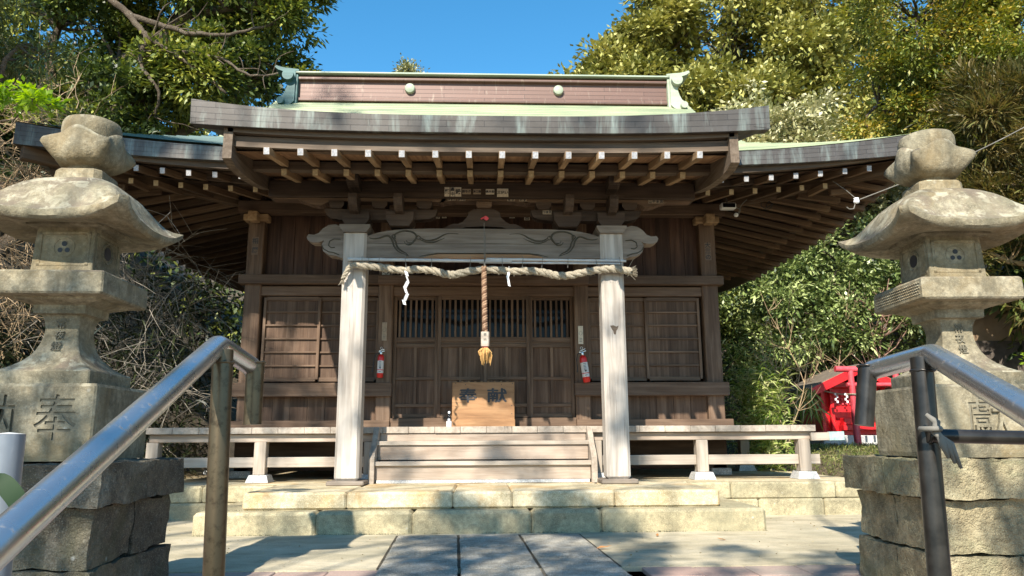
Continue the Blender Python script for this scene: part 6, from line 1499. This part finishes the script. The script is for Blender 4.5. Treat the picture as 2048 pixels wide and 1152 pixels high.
# fallen leaves
for i, (x, y, s_, lb) in enumerate(((0.89, 5.75, .10, 'curled orange fallen leaf on the concrete right of the path'), (1.45, 6.45, .06, 'small brown fallen leaf near the lower step'), (1.9, 6.15, .06, 'small brown fallen leaf further right on the concrete'), (-0.42, 7.0, .04, 'tiny dry leaf on the porch step'))):
    z = .345 if i == 3 else .006; mb = MB(); a = i * 1.3; c, s2_ = math.cos(a), math.sin(a)
    P = [(-1, 0, .0), (-.3, .35, .18), (.4, .28, .12), (1, 0, .25), (.4, -.28, .15), (-.3, -.35, .10)]; vs = [(x + (u * c - v * s2_) * s_ * .6, y + (u * s2_ + v * c) * s_ * .6, z + w_ * s_) for u, v, w_ in P]
    mb.add(vs + [(p[0], p[1], p[2] + .001) for p in vs], [(0, 1, 2, 3), (3, 4, 5, 0), (6, 9, 8, 7), (9, 6, 11, 10)], r=.5)
    tag(mb.build('fallen_leaf', M['deadleaf'], base=(x, y, z)), lb, 'leaf')
# close green leaves and a weed at the lower left
mb = MB()
def strap(mb, P, wd):
    P = cr(P, 5); A, B = [], []
    for i, p in enumerate(P):
        u = i / (len(P) - 1); t = (P[min(i + 1, len(P) - 1)] - P[max(i - 1, 0)]).normalized(); s_ = t.cross(Vector((0.2, -1, .1))).normalized(); w_ = wd * math.sin(math.pi * (u * .93 + .07)) ** .8
        A.append(p + s_ * w_); B.append(p - s_ * w_ + Vector((0, .003, 0)))
    mb.strip(A, B)
strap(mb, [(-0.746, 1.15, 0.741), (-0.713, 1.15, 0.761), (-0.688, 1.15, 0.744), (-0.668, 1.15, 0.713), (-0.658, 1.15, 0.686)], .013)
strap(mb, [(-0.732, 1.17, 0.7), (-0.704, 1.17, 0.704), (-0.683, 1.17, 0.711), (-0.66, 1.17, 0.723)], .005)
tag(mb.build('strap_leaves', leafmat('deep_green_strap_leaf', [(0.010, 0.035, 0.008), (0.016, 0.055, 0.012)], .12, .55, .25), base=(-.85, 1.02, .55), smooth='all'), 'broad dark green leaf arching in at the lower left corner', 'plant')
mb = MB(); strap(mb, [(-1.50, 3.3, -.01), (-1.48, 3.3, .10), (-1.47, 3.3, .2)], .004); strap(mb, [(-1.48, 3.3, .10), (-1.53, 3.3, .17), (-1.60, 3.3, .25)], .014); strap(mb, [(-1.47, 3.3, .12), (-1.455, 3.3, .18), (-1.45, 3.3, .24)], .022); strap(mb, [(-1.47, 3.3, .06), (-1.42, 3.3, .08), (-1.36, 3.3, .06)], .01)
tag(mb.build('weed', M['needle'], base=(-1.5, 3.3, 0)), 'small weed growing in front of the left lantern base', 'weed')
# two trees behind the camera whose branches dapple the forecourt
def shade_tree(name, label, base, targets, mat):
    bl = [];
    for (x, y, z, t_, r_, n) in targets:
        p = Vector((x, y, z)) + SUNV * t_; bl.append((p.x, p.y, p.z, r_, r_, r_ * .7, n))
    return tree(name, label, base, bl, mat, (0.11, 0.05), 15, 0.15, 0.2, 0.6, 'tree', None, 0.035, 40)
T1 = [(0.05, 5.35, 0, 13, .75, 62), (0.6, 5.0, 0, 13.5, .6, 36), (-0.55, 5.2, 0, 13, .5, 22), (-0.2, 5.9, 0, 13, .5, 26), (1.5, 5.15, 0, 14, .6, 32), (2.3, 5.3, 0, 14, .5, 20), (1.2, 5.6, 0, 14, .4, 12),
      (-0.12, 6.85, .24, 15, .2, 20), (-0.45, 6.75, .05, 15, .25, 14), (0.75, 6.8, .2, 14.5, .36, 44), (0.35, 6.78, .1, 14.5, .2, 12), (1.15, 6.7, .0, 14, .25, 16), (0.95, 6.3, 0, 14, .3, 18), (-0.3, 6.2, 0, 14.5, .35, 8),
      (0.1, 8.3, .6, 15.5, .22, 9), (0.5, 8.2, .5, 15.5, .2, 7), (-0.9, 8.25, .55, 15.5, .16, 12), (1.52, 7.9, 1.1, 15, .22, 12), (1.45, 7.9, 2.0, 15, .12, 3), (-1.45, 7.9, 1.6, 15, .10, 2), (1.9, 7.4, .34, 15, .3, 7), (-2.4, 8.7, .9, 15, .3, 8), (2.6, 8.6, .9, 15, .3, 6), (0.9, 8.6, .93, 15, .2, 4)]
shade_tree('forecourt_tree', 'tall leafy tree behind the camera that dapples the forecourt', (-5.5, -7.5, -2.5), T1, 'leaf_dark')
T2 = [(-4.4, 8.2, 4.1, 17, .9, 480), (-3.3, 8.1, .3, 16, .5, 70), (-3.4, 8.6, .8, 16, .4, 40), (-3.6, 8.1, 4.1, 17, .5, 130), (-5.0, 8.0, 4.0, 17, .6, 160), (-2.9, 8.0, 4.1, 17, .3, 30), (-3.0, 7.9, 3.9, 17, .22, 6), (-3.4, 11.6, 6.4, 19, .45, 20), (-2.6, 11.9, 6.8, 19, .3, 8), (-2.3, 11.3, 5.9, 19, .35, 10), (-0.5, 6.63, 3.7, 16, .10, 3), (0.2, 6.63, 3.7, 16, .07, 2), (0.9, 6.63, 3.72, 16, .08, 3), (1.5, 6.63, 3.75, 16, .08, 3), (-1.5, 6.63, 3.72, 16, .08, 2),
      (-2.2, 3.6, 1.42, 9.5, .12, 4), (-2.0, 3.68, .85, 9, .12, 4), (-2.25, 3.68, 1.03, 9, .12, 3), (-2.1, 3.6, 1.72, 9.5, .10, 2), (-2.3, 3.6, .5, 9, .35, 22), (-1.9, 3.6, .4, 9, .35, 22), (-2.4, 9.55, 1.3, 17, .25, 13), (-2.8, 9.55, 1.2, 17, .3, 26), (-2.0, 9.55, 1.1, 17, .25, 16), (-2.8, 9.55, 1.85, 17, .18, 10), (-2.3, 9.55, 1.6, 17, .14, 5), (-5.2, 11, 2.0, 16, .8, 40), (-4.5, 10.5, 3.2, 16, .5, 18), (-3.2, 8.5, .8, 17, .4, 14)]
shade_tree('forecourt_tree', 'second leafy tree behind the camera shading the left end of the roof', (-8.5, -8.5, -2.0), T2, 'leaf_dark')
T3 = [(2.9, 3.8, .3, 9, .3, 12), (2.75, 3.8, .55, 9, .12, 3), (3.0, 3.8, 1.0, 9, .15, 4), (2.3, 4.6, 0, 10, .3, 8), (6.4, 12.6, 1.2, 18, .12, 3)]
shade_tree('forecourt_tree', 'third tree behind the camera whose twigs cross the right lantern base', (1.5, -5.5, -2.2), T3, 'leaf_dark')

# scattered dry leaf bits on the forecourt
n = 420; P = np.stack([rg.uniform(-3.5, 3.8, n), rg.uniform(4.9, 8.0, n), np.full(n, 0.006)], 1)
inside = (np.abs(P[:, 0]) < 2.55) & (P[:, 1] > 6.7); P = P[~inside]; D = unit(rg.normal(0, 1, (len(P), 3)) * np.array([1, 1, .12]))
V, F, rv = leaves(P, D, 0.022, 0.010, -0.1); tag(raw_mesh('leaf_litter', V, F, rv, M['straw']), 'tiny dry leaf bits scattered over the forecourt', kind='stuff')

# moss and dirt gathered along the foot of the steps
n = 2600; xx = rg.uniform(-2.5, 2.5, n); edge = np.where(rg.uniform(0, 1, n) < .6, 6.745, 6.925); zz = np.where(edge < 6.8, 0.002, 0.194)
P = np.stack([xx, edge - np.abs(rg.normal(0, .008, n)), zz], 1); keep = np.sin(xx * 5.1) + np.sin(xx * 12.7) + rg.normal(0, .7, n) > 0.3; P = P[keep]
V, F, rv = leaves(P, unit(rg.normal(0, 1, (len(P), 3)) + np.array([0, -.3, .9])), 0.012, 0.006, 0.1); tag(raw_mesh('moss', V, F, rv, M['leaf_shade']), 'thin dark moss along the foot of the stone steps', kind='stuff')
